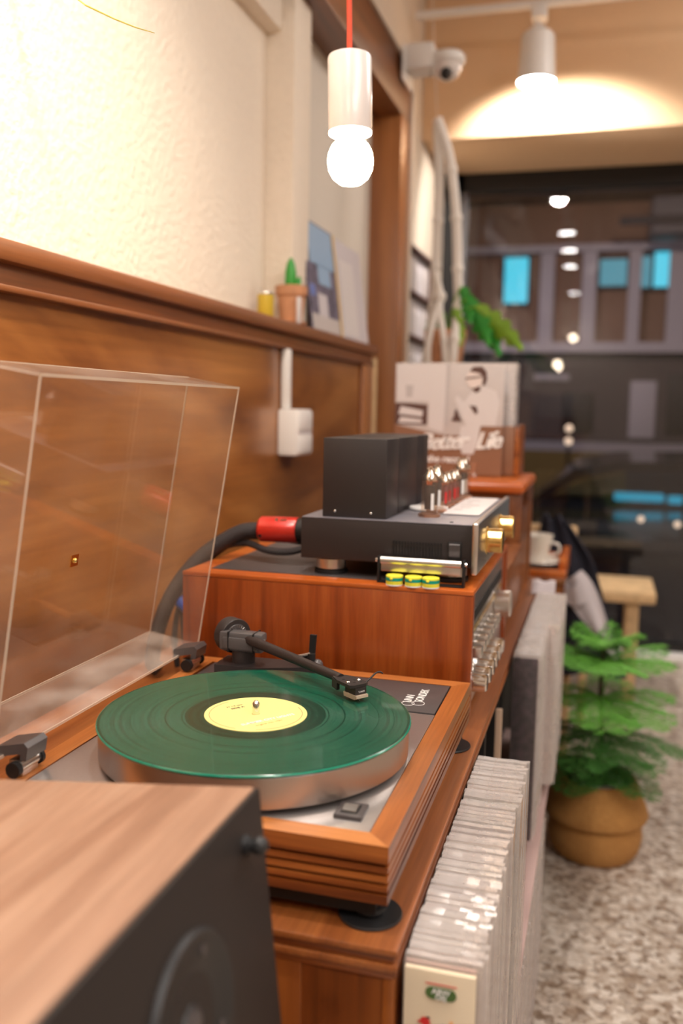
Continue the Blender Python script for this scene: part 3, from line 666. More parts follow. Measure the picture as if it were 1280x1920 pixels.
# record on the platter
rc = tag(obj('vinyl_record', B().lathe([(0, -.0016), (.1495, -.0016), (.1505, -.0010), (.1505, -.0004), (.1496, .0002), (.1470, 0), (0, 0)], (0, 0, -.0012), (0, 0, 1), 160), m_vinyl, origin=(0, 0, -.0012)),
         'translucent green vinyl record with yellow label lying on the turntable platter', 'record')
obj('rim', B().lathe([(.1500, -.0022), (.1508, -.0020), (.1512, -.0012), (.1508, -.0004), (.1500, .0000)], (0, 0, -.0012), (0, 0, 1), 160, True), m_vinyledge, rc)
lb = obj('paper_label', B().lathe([(.0038, .0001), (.0500, .0001), (.0500, .0004), (.0038, .0004)], (0, 0, -.0012), (0, 0, 1), 96, True), m_label, rc)
b = B()
for a0, a1 in ((-1.2, .75), (2.6, 4.65)):
    P1, P2 = [], []
    for k in range(31):
        a = a0+(a1-a0)*k/30; P1.append((.0455*math.cos(a), .0455*math.sin(a), -.0007)); P2.append((.0449*math.cos(a), .0449*math.sin(a), -.0007))
    b.prism(P1+P2[::-1], (0, 0, .0001))
obj('ring_print', b, plain('grey_print_ring', (.34, .27, .12), .6), lb)
td = Vector((.63, .78, 0)); tu = Vector((-.78, .63, 0))
text('lettering', 'SUMMER CITY LIGHTS', .0062, basis(td, tu, (.0005, -.0360, -.0007)), m_inkw, lb, .00008, bold=.00012, spacing=.95)
text('lettering', 'original mix 1984', .0042, basis(td, tu, (.0130, -.0330, -.0007)), plain('faint_orange_print', (.72, .42, .14), .6), lb, .00008)
text('lettering', 'SIDE A', .0050, basis(td, tu, (-.0265, .0030, -.0007)), m_inkd, lb, .00008, bold=.0001)
text('lettering', '33 1/3 rpm', .0040, basis(td, tu, (-.0330, .0060, -.0007)), m_inkd, lb, .00008)

# dust cover, tipped open on two hinges
ld = thing('dust_cover', 'open clear acrylic dust cover standing hinged behind the turntable', 'dust cover', (-.19, .0665, -.02))
LB = Vector((-.190, 0, -.0195)); uu = Vector((.0565, 0, .3405)).normalized(); vv = Vector((-uu.z, 0, uu.x))
LM = Matrix(((uu.x, 0, vv.x, LB.x), (0, 1, 0, 0), (uu.z, 0, vv.z, LB.z), (0, 0, 0, 1)))   # local x along height, y, z along depth
LH, LD, LY0, LY1, TH = .345, .070, -.150, .276, .0028
def lp(a0, a1, y0, y1, d0, d1, bev=0): return B().box(a0, a1, y0, y1, d0, d1, bev, mat=LM)
obj('top_sheet', lp(TH, LH-TH, LY0+TH, LY1-TH, LD-TH, LD), m_acrylic, ld)
obj('side_sheet', lp(TH, LH-TH, LY1-TH, LY1, 0, LD), m_acrylic, ld)
obj('side_sheet', lp(TH, LH-TH, LY0, LY0+TH, 0, LD), m_acrylic, ld)
obj('back_sheet', lp(0, TH, LY0, LY1, 0, LD), m_acrylicdust, ld, 'dusty hinge side of the cover')
obj('front_sheet', lp(LH-TH, LH, LY0, LY1, 0, LD), m_acrylicdust, ld)
e = .0011
b = B()
for y in (LY0, LY1-TH):
    b.box(TH, LH, y, y+TH, -e, 0, mat=LM); b.box(TH, LH, y, y+TH, LD, LD+e*.6, mat=LM)
b.box(0, TH, LY0, LY1, -e, 0, mat=LM); b.box(LH-TH, LH, LY0, LY1, -e, 0, mat=LM)
b.box(LH-TH, LH+.0004, LY0, LY1, LD, LD+e, mat=LM); b.box(0, TH, LY0, LY1, LD, LD+e, mat=LM)
obj('polished_edge', b, m_acrylicedge, ld)
nl = obj('spring_nut', lp(.1310, .1440, .047, .061, LD-TH-.0015, LD-TH-.0005), m_gold, ld, 'small square brass plate')
obj('rivet', B().ball(LM @ Vector((.1375, .054, LD-TH-.0015)), .0030), m_gold, nl)
for y in (-.118, .232):
    h = obj('hinge', B().prism([(-.196, y-.015, -.010), (-.168, y-.015, -.004), (-.164, y-.015, -.008), (-.166, y-.015, -.020), (-.172, y-.015, -.020), (-.172, y-.015, -.0145), (-.196, y-.015, -.0195)], (0, .030, 0)), m_darkgrey, ld)
    obj('hinge_pin', B().cyl((-.176, y-.016, -.028), (-.176, y+.016, -.028), .0052).box(-.186, -.172, y-.012, y+.012, -.0366, -.022, .001), m_silver, h)
    obj('knuckle', B().cyl((-.176, y-.021, -.028), (-.176, y-.015, -.028), .0072).cyl((-.176, y+.015, -.028), (-.176, y+.019, -.028), .0072), m_dark, h)

# ================================================================ SPEAKER (foreground)
spk = thing('loudspeaker', 'pale wood veneered loudspeaker with black front, foreground left', 'speaker', (-.05, -.40, -.40))
SX, SZ, SY0, SY1 = .0993, .040, -.575, -.2476
SR = rod((SX, 0, SZ), math.radians(-6.1), 'Y')
SH, SDP = .42, .30
obj('cabinet_shell', B().box(SX-SDP, SX-.004, SY0, SY1, SZ-SH, SZ, .002, mat=SR), m_ash, spk)
bf2 = obj('baffle', B().box(SX-.0038, SX, SY0, SY1, SZ-SH, SZ-.0008, .0015, mat=SR), m_baffle, spk)
def bx_(b): return b.xf(SR)
for (yy, zz) in ((SY1-.033, SZ-.026), (SY1-.033, SZ-SH+.03), (SY0+.033, SZ-.026)):
    obj('grille_peg', bx_(B().cyl((SX-.002, yy, zz), (SX+.004, yy, zz), .0065).cyl((SX+.004, yy, zz), (SX+.010, yy, zz), .0045).ball((SX+.010, yy, zz), .0062)), m_rubber, bf2)
TWY, TWZ = -.375, -.088
tw = obj('tweeter', bx_(B().lathe([(0, .0005), (.012, .0018), (.018, -.006), (.030, .0002), (.044, .0012), (.0485, .0034), (.0505, .0036), (.0525, .0012), (.0525, 0)], (SX, TWY, SZ+TWZ), (1, 0, 0), 64)), m_rubber, spk)
obj('dome', bx_(B().ball((SX-.002, TWY, SZ+TWZ), .013, .5, 1, 1)), m_darkgrey, tw)
for k in range(4):
    a = PI/4+k*PI/2+.25
    obj('screw', bx_(B().lathe([(0, .0022), (.0022, .0026), (.0034, .0018), (.0034, .0008)], (SX, TWY+.040*math.cos(a), SZ+TWZ+.040*math.sin(a)), (1, 0, 0), 14)), m_darkgrey, tw)
wf = obj('woofer', bx_(B().lathe([(0, -.012), (.022, -.018), (.075, .001), (.088, .006), (.096, .004), (.104, .002), (.106, 0)], (SX, -.412, SZ-.245), (1, 0, 0), 64)), m_dark, spk)
ss = thing('speaker_stand', 'black stand under the foreground loudspeaker', 'stand', (-.05, -.40, FL))
obj('top_plate', B().box(SX-.29, SX+.03, SY0+.02, SY1-.02, SZ-SH-.012, SZ-SH-.006, mat=SR), m_dark, ss)
obj('column', B().box(-.04, .02, -.44, -.36, FL+.02, SZ-SH-.02), m_dark, ss)
obj('base', B().box(-.16, .14, -.55, -.27, FL, FL+.02, .002), m_dark, ss)

# ================================================================ RECEIVER
rv = thing('stereo_receiver', 'vintage stereo receiver in red-brown wooden case with silver front knobs', 'receiver', (-.036, .545, CT))
RX0, RX1, RY0, RY1, RZ = -.238, .1645, .33, .762, .069
obj('side_board', B().box(RX0, RX1, RY0, RY0+.016, CT+.012, RZ-.0062, .001), m_sapele, rv)
obj('side_board', B().box(RX0, RX1, RY1-.016, RY1, CT+.012, RZ-.0062, .001), m_sapele, rv)
obj('top_board', B().box(RX0, RX1, RY0-.0006, RY1, RZ-.006, RZ, .001), m_orange, rv)
obj('vent_panel', B().box(RX0+.03, RX1-.12, RY0+.03, RY1-.03, RZ, RZ+.001), m_darkgrey, rv)
obj('chassis', B().box(RX0+.01, RX1-.012, RY0+.016, RY1-.016, CT+.016, RZ-.006), m_dark, rv)
fp = obj('front_panel', B().box(RX1-.012, RX1-.006, RY0+.016, RY1-.016, CT+.016, RZ-.006, .001), m_silver, rv, 'brushed silver front panel')
obj('dial_window', B().box(RX1-.006, RX1-.004, RY0+.05, RY1-.05, .020, .034, .0006), m_dark, fp)
obj('tuning_knob', B().cyl((RX1-.006, .640, -.008), (RX1+.020, .640, -.008), .021, bev=.002, seg=32), m_silver, fp)
for i, y in enumerate((.372, .412, .452, .492, .532, .572)):
    obj('knob', B().cyl((RX1-.006, y, -.060), (RX1+.017, y, -.060), .0135, .0120, seg=28, bev=.002), m_chrome, fp)
for i, y in enumerate((.365, .40, .435, .47, .505, .54, .575)):
    obj('push_button', B().box(RX1-.006, RX1+.010, y-.009, y+.009, -.024, -.010, .002), m_silver, fp)
obj('indicator_strip', B().box(RX1-.006, RX1-.0045, RY0+.03, RY1-.04, .004, .010), m_gold, fp)
for (x, y) in ((RX0+.04, .37), (RX0+.04, .72), (RX1-.04, .37), (RX1-.04, .72)):
    obj('foot', B().cyl((x, y, CT), (x, y, CT+.013), .016, seg=24), m_rubber, rv)

# ================================================================ TUBE AMPLIFIER
am = thing('tube_amplifier', 'black tube amplifier with silver face plate and brass knobs on the receiver', 'amplifier', (.04, .555, RZ))
AZ0, AZ1 = .092, .149
obj('chassis', B().box(-.079, .156, .368, .742, AZ0, AZ1-.0015, .0015), m_black, am)
obj('top_deck', B().box(-.078, .157, .3675, .743, AZ1-.0014, AZ1, .0004), plain('slate_grey', (.22, .21, .24), .35, .3), am, 'slate grey top deck')
fa = obj('face_plate', B().box(.1565, .1650, .352, .752, .0855, .1535, .0030, 3), m_silver, am, 'thick silver face plate')
for y in (.447, .605):
    k = obj('volume_knob', B().cyl((.165, y, .1195), (.187, y, .1195), .0168, seg=40, bev=.0012), m_gold, fa, 'brass knob')
    obj('collar', B().cyl((.165, y, .1195), (.1665, y, .1195), .0195, seg=40), m_gold, k)
b = B()
for k in range(17):
    x = .0495+k*.0040
    b.box(x, x+.0019, .3664, .3682, .103, .1165); b.box(x, x+.0019, .3664, .3682, .1188, .1225)
obj('vent_slots', b, m_dark, am)
rs = obj('rocker_switch', B().box(.1245, .1420, .3650, .3682, .101, .1255, .0006), m_dark, am)
obj('rocker', B().prism([(.1262, .3655, .1035), (.1262, .3620, .1220), (.1262, .3655, .1240)], (.0138, 0, 0)), m_darkgrey, rs)
for x, y in ((.125, .385), (.13, .735)): obj('deck_screw', B().lathe([(0, AZ1+.001), (.002, AZ1+.001), (.003, AZ1)], (x, y, 0), (0, 0, 1), 12), m_dark, am)
for (y0, y1) in ((.378, .452), (.4545, .585), (.5875, .672)):
    bb = obj('transformer_cover', B().box(-.052, .037, y0, y1, AZ1, .2565, .0012), m_black, am)
obj('cover_screw', B().ball((-.034, .3776, .1575), .0021).ball((.0165, .3776, .1565), .0021), m_chrome, am)
def tube(x, y, h, r, small):
    t = obj('vacuum_tube', B().lathe([(r, 0), (r, h*.72), (r*.92, h*.80), (r*.55, h*.88), (r*.5, h*.95), (r*.18, h*.995), (0, h)], (x, y, AZ1+.004), (0, 0, 1), 24), m_glass, am)
    obj('plate_electrode', B().box(x-r*.55, x+r*.55, y-r*.4, y+r*.4, AZ1+.010, AZ1+h*.66, .001), m_darkgrey if not small else plain('red_grey', (.25, .10, .10), .5), t)
    obj('getter_cap', B().lathe([(r*.96, h*.70), (r*.90, h*.80), (r*.55, h*.88), (r*.5, h*.94), (r*.2, h*.985), (0, h*.99)], (x, y, AZ1+.004), (0, 0, 1), 24), m_chrome, t)
    obj('socket', B().cyl((x, y, AZ1), (x, y, AZ1+.004), r*1.35, seg=24), m_copper, t)
    obj('glass_print', B().box(x+r*.35, x+r*.7, y-r*1.02, y-r*.96, AZ1+h*.15, AZ1+h*.5), m_inkr if small else m_inkw, t)
for x, y in ((.0845, .440), (.0835, .500), (.0870, .705), (.0890, .740-.012)): tube(x, y, .066, .0115, False)
for x, y in ((.0840, .560), (.0845, .592), (.0855, .635), (.0865, .66)): tube(x, y, .050, .0095, True)
for x, y in ((-.043, .396), (.125, .398), (-.043, .71), (.125, .71)):
    f = obj('foot', B().cyl((x, y, RZ+.006), (x, y, AZ0), .0205, seg=32, bev=.002), m_silver, am)
    obj('foot_pad', B().cyl((x, y, RZ+.0012), (x, y, RZ+.006), .023, seg=32), m_dark, f)
# paper and dish on the deck
pp = tag(obj('paper_card', B().box(.098, .150, .470, .725, AZ1+.0008, AZ1+.0022, .0004), m_paper, origin=(.12, .6, AZ1)), 'white printed card lying on the amplifier deck beside the tubes', 'card')
for k in range(5): obj('printed_patch', B().box(.106+.004*(k % 2), .118+.008*(k % 3), .52+k*.035, .535+k*.035, AZ1+.0022, AZ1+.0024), m_shadeart, pp)
tag(obj('white_disc', B().lathe([(0, 0), (.026, 0), (.029, .002), (.0285, .005), (0, .0055)], (.069, .520, AZ1+.0002), (0, 0, 1), 40), m_white, origin=(.06, .48, AZ1)), 'flat round white disc behind the nearest amplifier tube', 'disc')
# red mains plug and cables
pl = thing('power_plug', 'red cylindrical power plug with black braided cable behind the amplifier', 'plug', (-.14, .45, .118))
obj('barrel', B().lathe([(0, 0), (.0165, 0), (.0190, .003), (.0192, .058), (.0182, .060), (0, .060)], (-.1700, .450, .1165), (.0650, 0, .0012), 48), m_red, pl)
obj('collar', B().cyl((-.1095, .45, .1176), (-.0802, .45, .118), .0182, seg=40), m_dark, pl)
obj('grub_screw', B().cyl((-.1640, .4330, .1090), (-.1640, .4318, .1086), .0025), m_dark, pl)
obj('emblem', B().box(-.142, -.138, .4370, .4378, .1300, .1350).box(-.136, -.126, .4370, .4378, .1300, .1318).box(-.134, -.124, .4376, .4384, .1328, .1342), m_silver, pl)
obj('power_cable', B().tube([(-.166, .450, .1150), (-.198, .448, .1110), (-.235, .442, .090), (-.266, .430, .062), (-.296, .418, .018), (-.316, .41, -.035), (-.322, .40, -.085), (-.31, .40, CT+.012)], .0115, 16, 6), m_cable, pl)
sc = thing('signal_cable', 'thin black signal cable looping from the amplifier over the receiver top', 'cable', (-.15, .44, RZ))
obj('cable', B().tube([(-.0795, .440, .102), (-.110, .425, .090), (-.150, .43, .088), (-.195, .45, .094), (-.240, .45, .080), (-.275, .44, .040), (-.285, .43, -.02), (-.275, .43, CT+.01)], .0052, 10, 6), m_cable, sc)
obj('cable', B().tube([(-.0795, .455, .100), (-.110, .46, .099), (-.150, .465, .101), (-.205, .47, .098), (-.255, .46, .064), (-.292, .445, .010), (-.300, .43, -.05), (-.295, .43, CT+.01)], .0045, 10, 6), m_cable, sc)
obj('blue_tie', B().tube([(-.290, .428, .004), (-.276, .426, -.006), (-.262, .426, -.022)], .011, 12, 3), m_blue, sc)
# silver bar stand and tins
sb = thing('silver_bar_stand', 'short silver bar on black end brackets before the amplifier', 'bar stand', (.092, .352, RZ))
obj('bar', B().box(.0385, .1450, .3485, .3520, .0845, .0985, .001).cyl((.0385, .3505, .0990), (.1450, .3505, .0990), .0052, seg=24), m_silver, sb)
for x in (.0345, .1465): obj('bracket', B().box(x, x+.003, .346, .360, RZ+.001, .1045, .001), m_dark, sb)
obj('base', B().box(.0345, .1495, .346, .358, RZ+.0002, RZ+.0022, .0004), m_dark, sb)
obj('end_screw', B().cyl((.1495, .3505, .099), (.1525, .3505, .099), .0028).cyl((.0315, .3505, .099), (.0345, .3505, .099), .0028), m_chrome, sb)
for i, (x, lbt) in enumerate(((.0600, 'small yellow and green round tin on the receiver edge, leftmost of three'), (.0853, 'small yellow and green round tin on the receiver edge, middle of three'), (.1080, 'small yellow and green round tin on the receiver edge, rightmost of three'))):
    t = thing('round_tin', lbt, 'tin', (x, .3385, RZ), 'tins on the receiver edge')
    y = .3385-.0004*i
    obj('body', B().lathe([(0, 0), (.0108, 0), (.0112, .0008), (.0112, .0065), (0, .0065)], (x, y, RZ+.0003), (0, 0, 1), 32), m_yellow, t)
    obj('band', B().lathe([(0, .0062), (.0114, .0062), (.0114, .0104), (0, .0104)], (x, y, RZ+.0003), (0, 0, 1), 32), m_teal, t)
    obj('lid', B().lathe([(0, .0102), (.0112, .0102), (.0112, .0125), (.0100, .0132), (0, .0130)], (x, y, RZ+.0003), (0, 0, 1), 32), m_yellow, t)
    obj('base_rim', B().lathe([(0, 0), (.0115, 0), (.0115, .0018), (0, .0018)], (x, y, RZ+.0001), (0, 0, 1), 32), m_white, t)
    obj('clasp', B().ball((x-.002, y-.0112, RZ+.0098), .0022, 1, .5, .8), m_yellow, t)

# ================================================================ BEYOND THE RECEIVER
ca = thing('low_wooden_case', 'low brown wooden equipment case beyond the silver-fronted receiver', 'case', (-.03, .95, CT))
obj('body', B().box(-.24, .158, .785, 1.10, CT+.012, .016, .002), m_ledge, ca)
obj('lid', B().box(-.245, .164, .780, 1.105, .0162, .023, .002), m_ledge, ca)
for x, y in ((-.22, .80), (.11, .80), (-.22, 1.06), (.11, 1.06)): obj('foot', B().box(x, x+.03, y, y+.03, CT, CT+.012), m_dark, ca)
hb = thing('wooden_side_table', 'orange wooden box table with rounded top edge carrying the record crate', 'table', (-.05, 1.28, CT))
obj('top', B().box(-.25, .160, 1.115, 1.455, .123, .148, .010, 4), m_orange, hb)
for (x, y) in ((.125, 1.125), (-.24, 1.125), (.125, 1.41), (-.24, 1.41)): obj('leg', B().box(x, x+.030, y, y+.030, CT, .1226, .003), m_ledge, hb)
obj('apron', B().box(-.21, .125, 1.130, 1.140, .085, .1226).box(-.235, .15, 1.155, 1.41, CT+.001, .085), m_ledge, hb)
# crate and albums
ct = thing('record_crate', 'brown wooden crate of upright albums on the orange side table', 'crate', (-.05, 1.38, .148))
CY = 1.30
obj('front_board', B().box(-.10, .118, CY, CY+.010, .150, .263, .002), m_brownart, ct)
obj('side_board', B().box(.1182, .130, CY, CY+.14, .150, .265, .002), m_teakside, ct)
obj('side_board', B().box(-.112, -.1002, CY, CY+.14, .150, .265, .002), m_teakside, ct)
obj('back_board', B().box(-.10, .118, CY+.13, CY+.14, .150, .263, .002), m_teakside, ct)
obj('bottom_board', B().box(-.10, .118, CY+.0102, CY+.1298, .1485, .156), m_teakside, ct)
for i, (y, lbt) in enumerate(((1.322, ''), (1.332, ''), (1.342, ''), (1.352, ''), (1.362, ''), (1.374, ''), (1.386, ''))):
    r = tag(obj('album', B().box(-.095, .112-.002*(i % 3), y, y+.0045, .158, .402+.002*(i % 2), .0008), (m_paper, covers[2], m_paper, m_paperg, m_paper, covers[0], m_paper)[i], origin=(0, y, .158)),
            ('pale', 'red-brown', 'white', 'beige', 'white', 'dusty pink', 'white')[i]+' album upright in the crate, '+('nearest of seven', 'second from the front', 'third from the front', 'in the middle of seven', 'third from the back', 'second from the back', 'farthest of seven')[i], 'album', 'albums in the crate')
    obj('sleeve', B().box(-.097, .116, y-.0015, y+.0065, .157, .406), m_sleeve, r)
# display album leaning in front of the crate; art = man in glasses with cup, brown foot with script
al = thing('display_album', 'large pale photo album cover of a seated man in glasses above brown script band', 'album', (-.03, 1.27, .148))
AY = 1.268; AX0, AX1, AZa, AZb = -.154, .094, .1505, .402
obj('cover', B().box(AX0, AX1, AY, AY+.004, AZa, AZb, .001), m_paperg, al)
def art(name, pts, mt, k=1): return obj(name, B().prism([(x, AY-.0004*k, z) for x, z in pts], (0, .0003, 0)), mt, al)
def ell(cx, cz, rx, rz, n=20, a0=0, a1=2*PI): return [(cx+rx*math.cos(a0+(a1-a0)*i/n), cz+rz*math.sin(a0+(a1-a0)*i/n)) for i in range(n)]
art('brown_band', [(AX0, AZa), (AX1, AZa), (AX1, .262), (.035, .262), (.005, .240), (-.045, .240), (-.08, .247), (AX0, .262)], m_brownart, 1)
art('brown_table', [(AX0, .262), (-.078, .262), (-.078, .308), (-.12, .311), (AX0, .311)], m_darkart, 1)
art('printed_papers', [(-.146, .286), (-.090, .280), (-.088, .294), (-.14, .304)], m_paper, 2)
art('printed_papers', [(-.146, .266), (-.090, .266), (-.090, .274), (-.14, .280)], m_paper, 2)
art('printed_wall', [(-.15, .315), (-.075, .315), (-.075, .255), (-.04, .245), (-.035, .40), (-.15, .40)], m_paper, 1.5)
art('printed_flower', ell(-.134, .385, .018, .018), m_paper, 3)
art('printed_vase', [(-.128, .325), (-.114, .325), (-.112, .352), (-.130, .352)], m_shadeart, 3)
art('printed_line', [(-.036, .40), (-.028, .40), (-.030, .26), (-.038, .26)], m_shadeart, 3)
art('man_shirt', [(.012, .262), (.078, .262), (.086, .315), (.078, .340), (.05, .352), (.028, .345), (.005, .315), (-.01, .330), (-.016, .322), (0, .285)], m_paper, 3)
art('man_legs', [(.000, .262), (.045, .262), (.040, .225), (.030, .198), (.005, .198), (-.004, .225)], m_paper, 3)
art('man_face', ell(.028, .368, .020, .022), plain('skin_print', (.72, .62, .58), .6), 4)
art('man_hair', [(.016, .384), (.024, .394), (.044, .395), (.054, .384), (.056, .366), (.050, .352), (.045, .356), (.046, .372), (.038, .380)], m_darkart, 5)
art('man_glasses', [(.008, .370), (.044, .374), (.044, .371), (.008, .366)], m_darkart, 6)
art('man_chin_shadow', [(.022, .345), (.040, .352), (.042, .342), (.032, .336)], m_darkart, 5)
art('printed_cup', [(-.022, .272), (.002, .272), (-.004, .284), (-.010, .298), (-.014, .298), (-.016, .284)], m_darkart, 5)
art('man_sleeve_shadow', [(.018, .308), (.034, .306), (.038, .292), (.032, .288)], m_darkart, 5)
text('lettering', 'Better', .052, basis((1, 0, .06), (0, 0, 1), (-.096, AY-.0030, .205)), m_inkw, al, .0002, shear=.3, bold=.0010, spacing=.82)
text('lettering', 'Life', .052, basis((1, 0, .1), (0, 0, 1), (.034, AY-.0030, .210)), m_inkw, al, .0002, shear=.3, bold=.0010, spacing=.80)
text('lettering', 'the record', .022, basis((1, 0, 0), (0, 0, 1), (-.076, AY-.0030, .178)), m_inkw, al, .0002, shear=.2, bold=.0006)
vs = thing('small_glass', 'small clear glass on the orange table in front of the album', 'glass', (.035, 1.20, .148))
obj('bowl', B().lathe([(.016, 0), (.018, .004), (.010, .012), (.012, .022), (.019, .035), (.0175, .035), (.0105, .022), (.0085, .012), (.014, .006), (0, .005)], (.035, 1.20, .1485), (0, 0, 1), 28), m_glass, vs)

# cup, tray, paper, coat, chair
tb2 = thing('small_wooden_table', 'narrow wooden side table holding the cup tray beyond the cabinet', 'table', (.0, 1.80, FL))
obj('top', B().box(-.30, .236, 1.60, 1.93, -.150, -.135, .003), m_ledge, tb2)
for x, y in ((-.28, 1.61), (.20, 1.61), (-.28, 1.90), (.20, 1.90)): obj('leg', B().box(x, x+.025, y, y+.025, FL, -.1502), m_cabside, tb2)
ty = thing('serving_tray', 'shallow tray with orange wooden rim under the white cup', 'tray', (.12, 1.76, -.135))
obj('base', B().box(.02, .226, 1.63, 1.88, -.1348, -.122), m_plate, ty)
obj('rim', B().box(.02, .236, 1.61, 1.63, -.1348, -.116, .002).box(.216, .236, 1.63, 1.90, -.1348, -.090, .002).box(.02, .04, 1.63, 1.90, -.1348, -.110, .002).box(.04, .216, 1.88, 1.90, -.1348, -.110, .002), m_orange, ty)
sa = thing('saucer', 'white saucer under the cup on the tray', 'saucer', (.155, 1.72, -.122))
obj('dish', B().lathe([(0, 0), (.022, 0), (.062, .016), (.061, .019), (.022, .004), (0, .004)], (.162, 1.70, -.1215), (0, 0, 1), 36), m_porcelain, sa)
cu = thing('coffee_cup', 'white coffee cup on a saucer beside the dark coat', 'cup', (.152, 1.72, -.117))
obj('bowl', B().lathe([(0, 0), (.026, 0), (.030, .012), (.036, .042), (.045, .082), (.0425, .082), (.033, .042), (.027, .012), (0, .006)], (.152, 1.70, -.1165), (0, 0, 1), 36), m_porcelain, cu)
obj('handle', B().tube([(.190, 1.68, -.052), (.212, 1.67, -.056), (.212, 1.67, -.078), (.184, 1.68, -.088)], .0035, 8, 6), m_porcelain, cu)
tag(obj('folded_paper', B().sheet([[(.176+.05*s, 1.235+.02*t, -.107+.030*math.sin(t*2)+.003*math.sin(9*s)) for s in (0, .2, .4, .6, .8, 1)] for t in (0, .5, 1, 1.5)], .002), m_lining, origin=(.2, 1.25, -.1)), 'pale lilac folded cloth lying past the far record row', 'cloth')
ch = thing('wooden_chair', 'wooden chair carrying the dark coat near the window', 'chair', (.14, 2.2, FL))
obj('seat', B().box(-.06, .30, 2.02, 2.40, -.35, -.33, .006), m_lightwood, ch)
obj('backrest', B().box(-.05, .25, 2.02, 2.04, -.14, -.045, .008), m_lightwood, ch)
for x, y, z in ((-.06, 2.02, -.05), (.225, 2.02, -.05), (-.06, 2.37, -.35), (.27, 2.37, -.35)): obj('leg', B().box(x, x+.027, y-.002, y+.028, FL, z-.0002, .004), m_lightwood, ch)
coat = thing('draped_coat', 'dark navy coat with pale grey lining draped over the chair by the plant', 'coat', (.22, 1.97, -.5))
rows = []
for i in range(15):
    t = i/14; z = -.015-.47*t
    xl = .150-.06*t; xr = .215+(.085*min(1, t/.25))+.115*max(0, (t-.25)/.75)
    rows.append([(xl+(xr-xl)*s/12, 1.985+.014*math.sin(s*1.4+t*2)-.03*t*math.sin(s/12*PI), z+.01*math.sin(s)) for s in range(13)])
obj('outer_cloth', B().sheet(rows, .006), m_navy, coat)
rows = []
for i in range(13):
    t = i/12
    a = Vector((.190+.195*t, 1.94, -.225-.225*t+.05*t*(1-t))); c2 = Vector((.292+.105*t, 1.945, -.150-.30*t))
    wd = math.sin(PI*min(1, t*.9+.12))**.6
    mid = (a+c2)/2; h2 = (c2-a)/2*wd
    rows.append([mid+h2*(s/4-1)+Vector((0, .008*math.sin(s*.9+t*3), 0)) for s in range(9)])
obj('lining_flap', B().sheet(rows, .005), m_lining, coat, 'pale grey lining turned outwards')
rows = [[(.198+.07*s/6-.0*t+.02*t, 1.935+.006*math.sin(s), -.20-.055*t-.02*math.sin(s/6*PI)) for s in range(7)] for t in (0, .33, .66, 1)]
obj('lining_fold', B().sheet(rows, .005), m_lining, coat)
# bench by the window
bn = thing('pine_bench', 'pale wooden bench beside the window at right', 'bench', (.3, 2.75, FL))
obj('seat', B().box(.02, .525, 2.62, 2.95, -.392, -.347, .008), m_lightwood, bn)
for x, y in ((.425, 2.65), (.03, 2.65), (.425, 2.88), (.03, 2.88)): obj('leg', B().box(x, x+.045, y, y+.04, FL, -.3922, .003), m_lightwood, bn)

# ================================================================ POTTED PINE IN BASKET
PX, PY = .338, 1.415
pt = thing('potted_pine', 'green feathery potted pine in a bulging woven seagrass basket', 'potted plant', (PX, PY, FL))
obj('basket', B().lathe([(0, .002), (.092, .002), (.106, .02), (.112, .05), (.110, .085), (.105, .097), (.121, .100), (.124, .108), (.120, .124), (.104, .160), (.094, .188), (.088, .194), (.083, .188), (.095, .155), (.108, .12), (.095, .09), (.1, .03), (0, .012)], (PX, PY, FL), (0, 0, 1), 56), m_basket, pt)
obj('basket_lip', B().sheet([[(PX+(.090+.012*t)*math.cos(a), PY+(.090+.012*t)*math.sin(a), FL+.188+.040*t*math.sin((i)/16*PI)+.004*math.sin(i)) for i, a in enumerate([2.0+2.2*k/16 for k in range(17)])] for t in (0, .5, 1)], .004), m_basket, pt)
obj('soil', B().cyl((PX, PY, FL+.13), (PX, PY, FL+.172), .084, seg=32), m_soil, pt)
obj('liner', B().lathe([(.052, .1725), (.060, .184), (.056, .187), (.047, .1735)], (PX, PY, FL), (0, 0, 1), 36, True), m_white, pt, 'white inner pot rim')
obj('trunk', B().tube([(PX, PY, FL+.17), (PX+.006, PY, FL+.28), (PX-.002, PY+.004, FL+.40), (PX, PY, FL+.520)], lambda t: .008-.005*t, 10, 5), m_trunk, pt)
def pine_branch(z, ang, L, droop, rise, mt):
    b = B(); d = Vector((math.cos(ang), math.sin(ang), 0)); n = Vector((-d.y, d.x, 0)); o = Vector((PX, PY, z))
    def P(t): return o+d*(L*t)+Vector((0, 0, rise*t-droop*t*t))
    b.tube([P(k/6) for k in range(7)], lambda t: .0028*(1-t)+.0008, 5)
    K = 19
    for k in range(1, K+1):
        t = k/K; p = P(t); tw = L*.40*math.sin(PI*min(1, .18+t*.78))**.7
        for sgn in (-1, 1):
            td_ = (n*sgn*.86+d*.5).normalized(); e_ = p+td_*tw+Vector((0, 0, -.25*tw+random.uniform(-.006, .006)))
            nd = max(4, int(tw/.0055))
            for q in range(nd):
                c = p.lerp(e_, (q+.5)/nd); ax = (e_-p).normalized()
                for sg2 in (-1, 1):
                    nd_ = (ax.cross(Vector((0, 0, 1)))*sg2*.8+ax*.7+Vector((0, 0, random.uniform(-.1, .5)))).normalized()
                    ln = .017; wv_ = ax*.0020
                    v = [b.bm.verts.new(c-wv_), b.bm.verts.new(c+wv_), b.bm.verts.new(c+nd_*ln+wv_*.3)]
                    b.bm.faces.new(v)
    return obj('branch', b, mt, pt)
tiers = [(.520, .085, 5, .00, .03), (.475, .165, 6, .030, .055), (.385, .200, 6, .050, .045), (.300, .195, 6, .065, .035), (.225, .160, 5, .055, .03)]
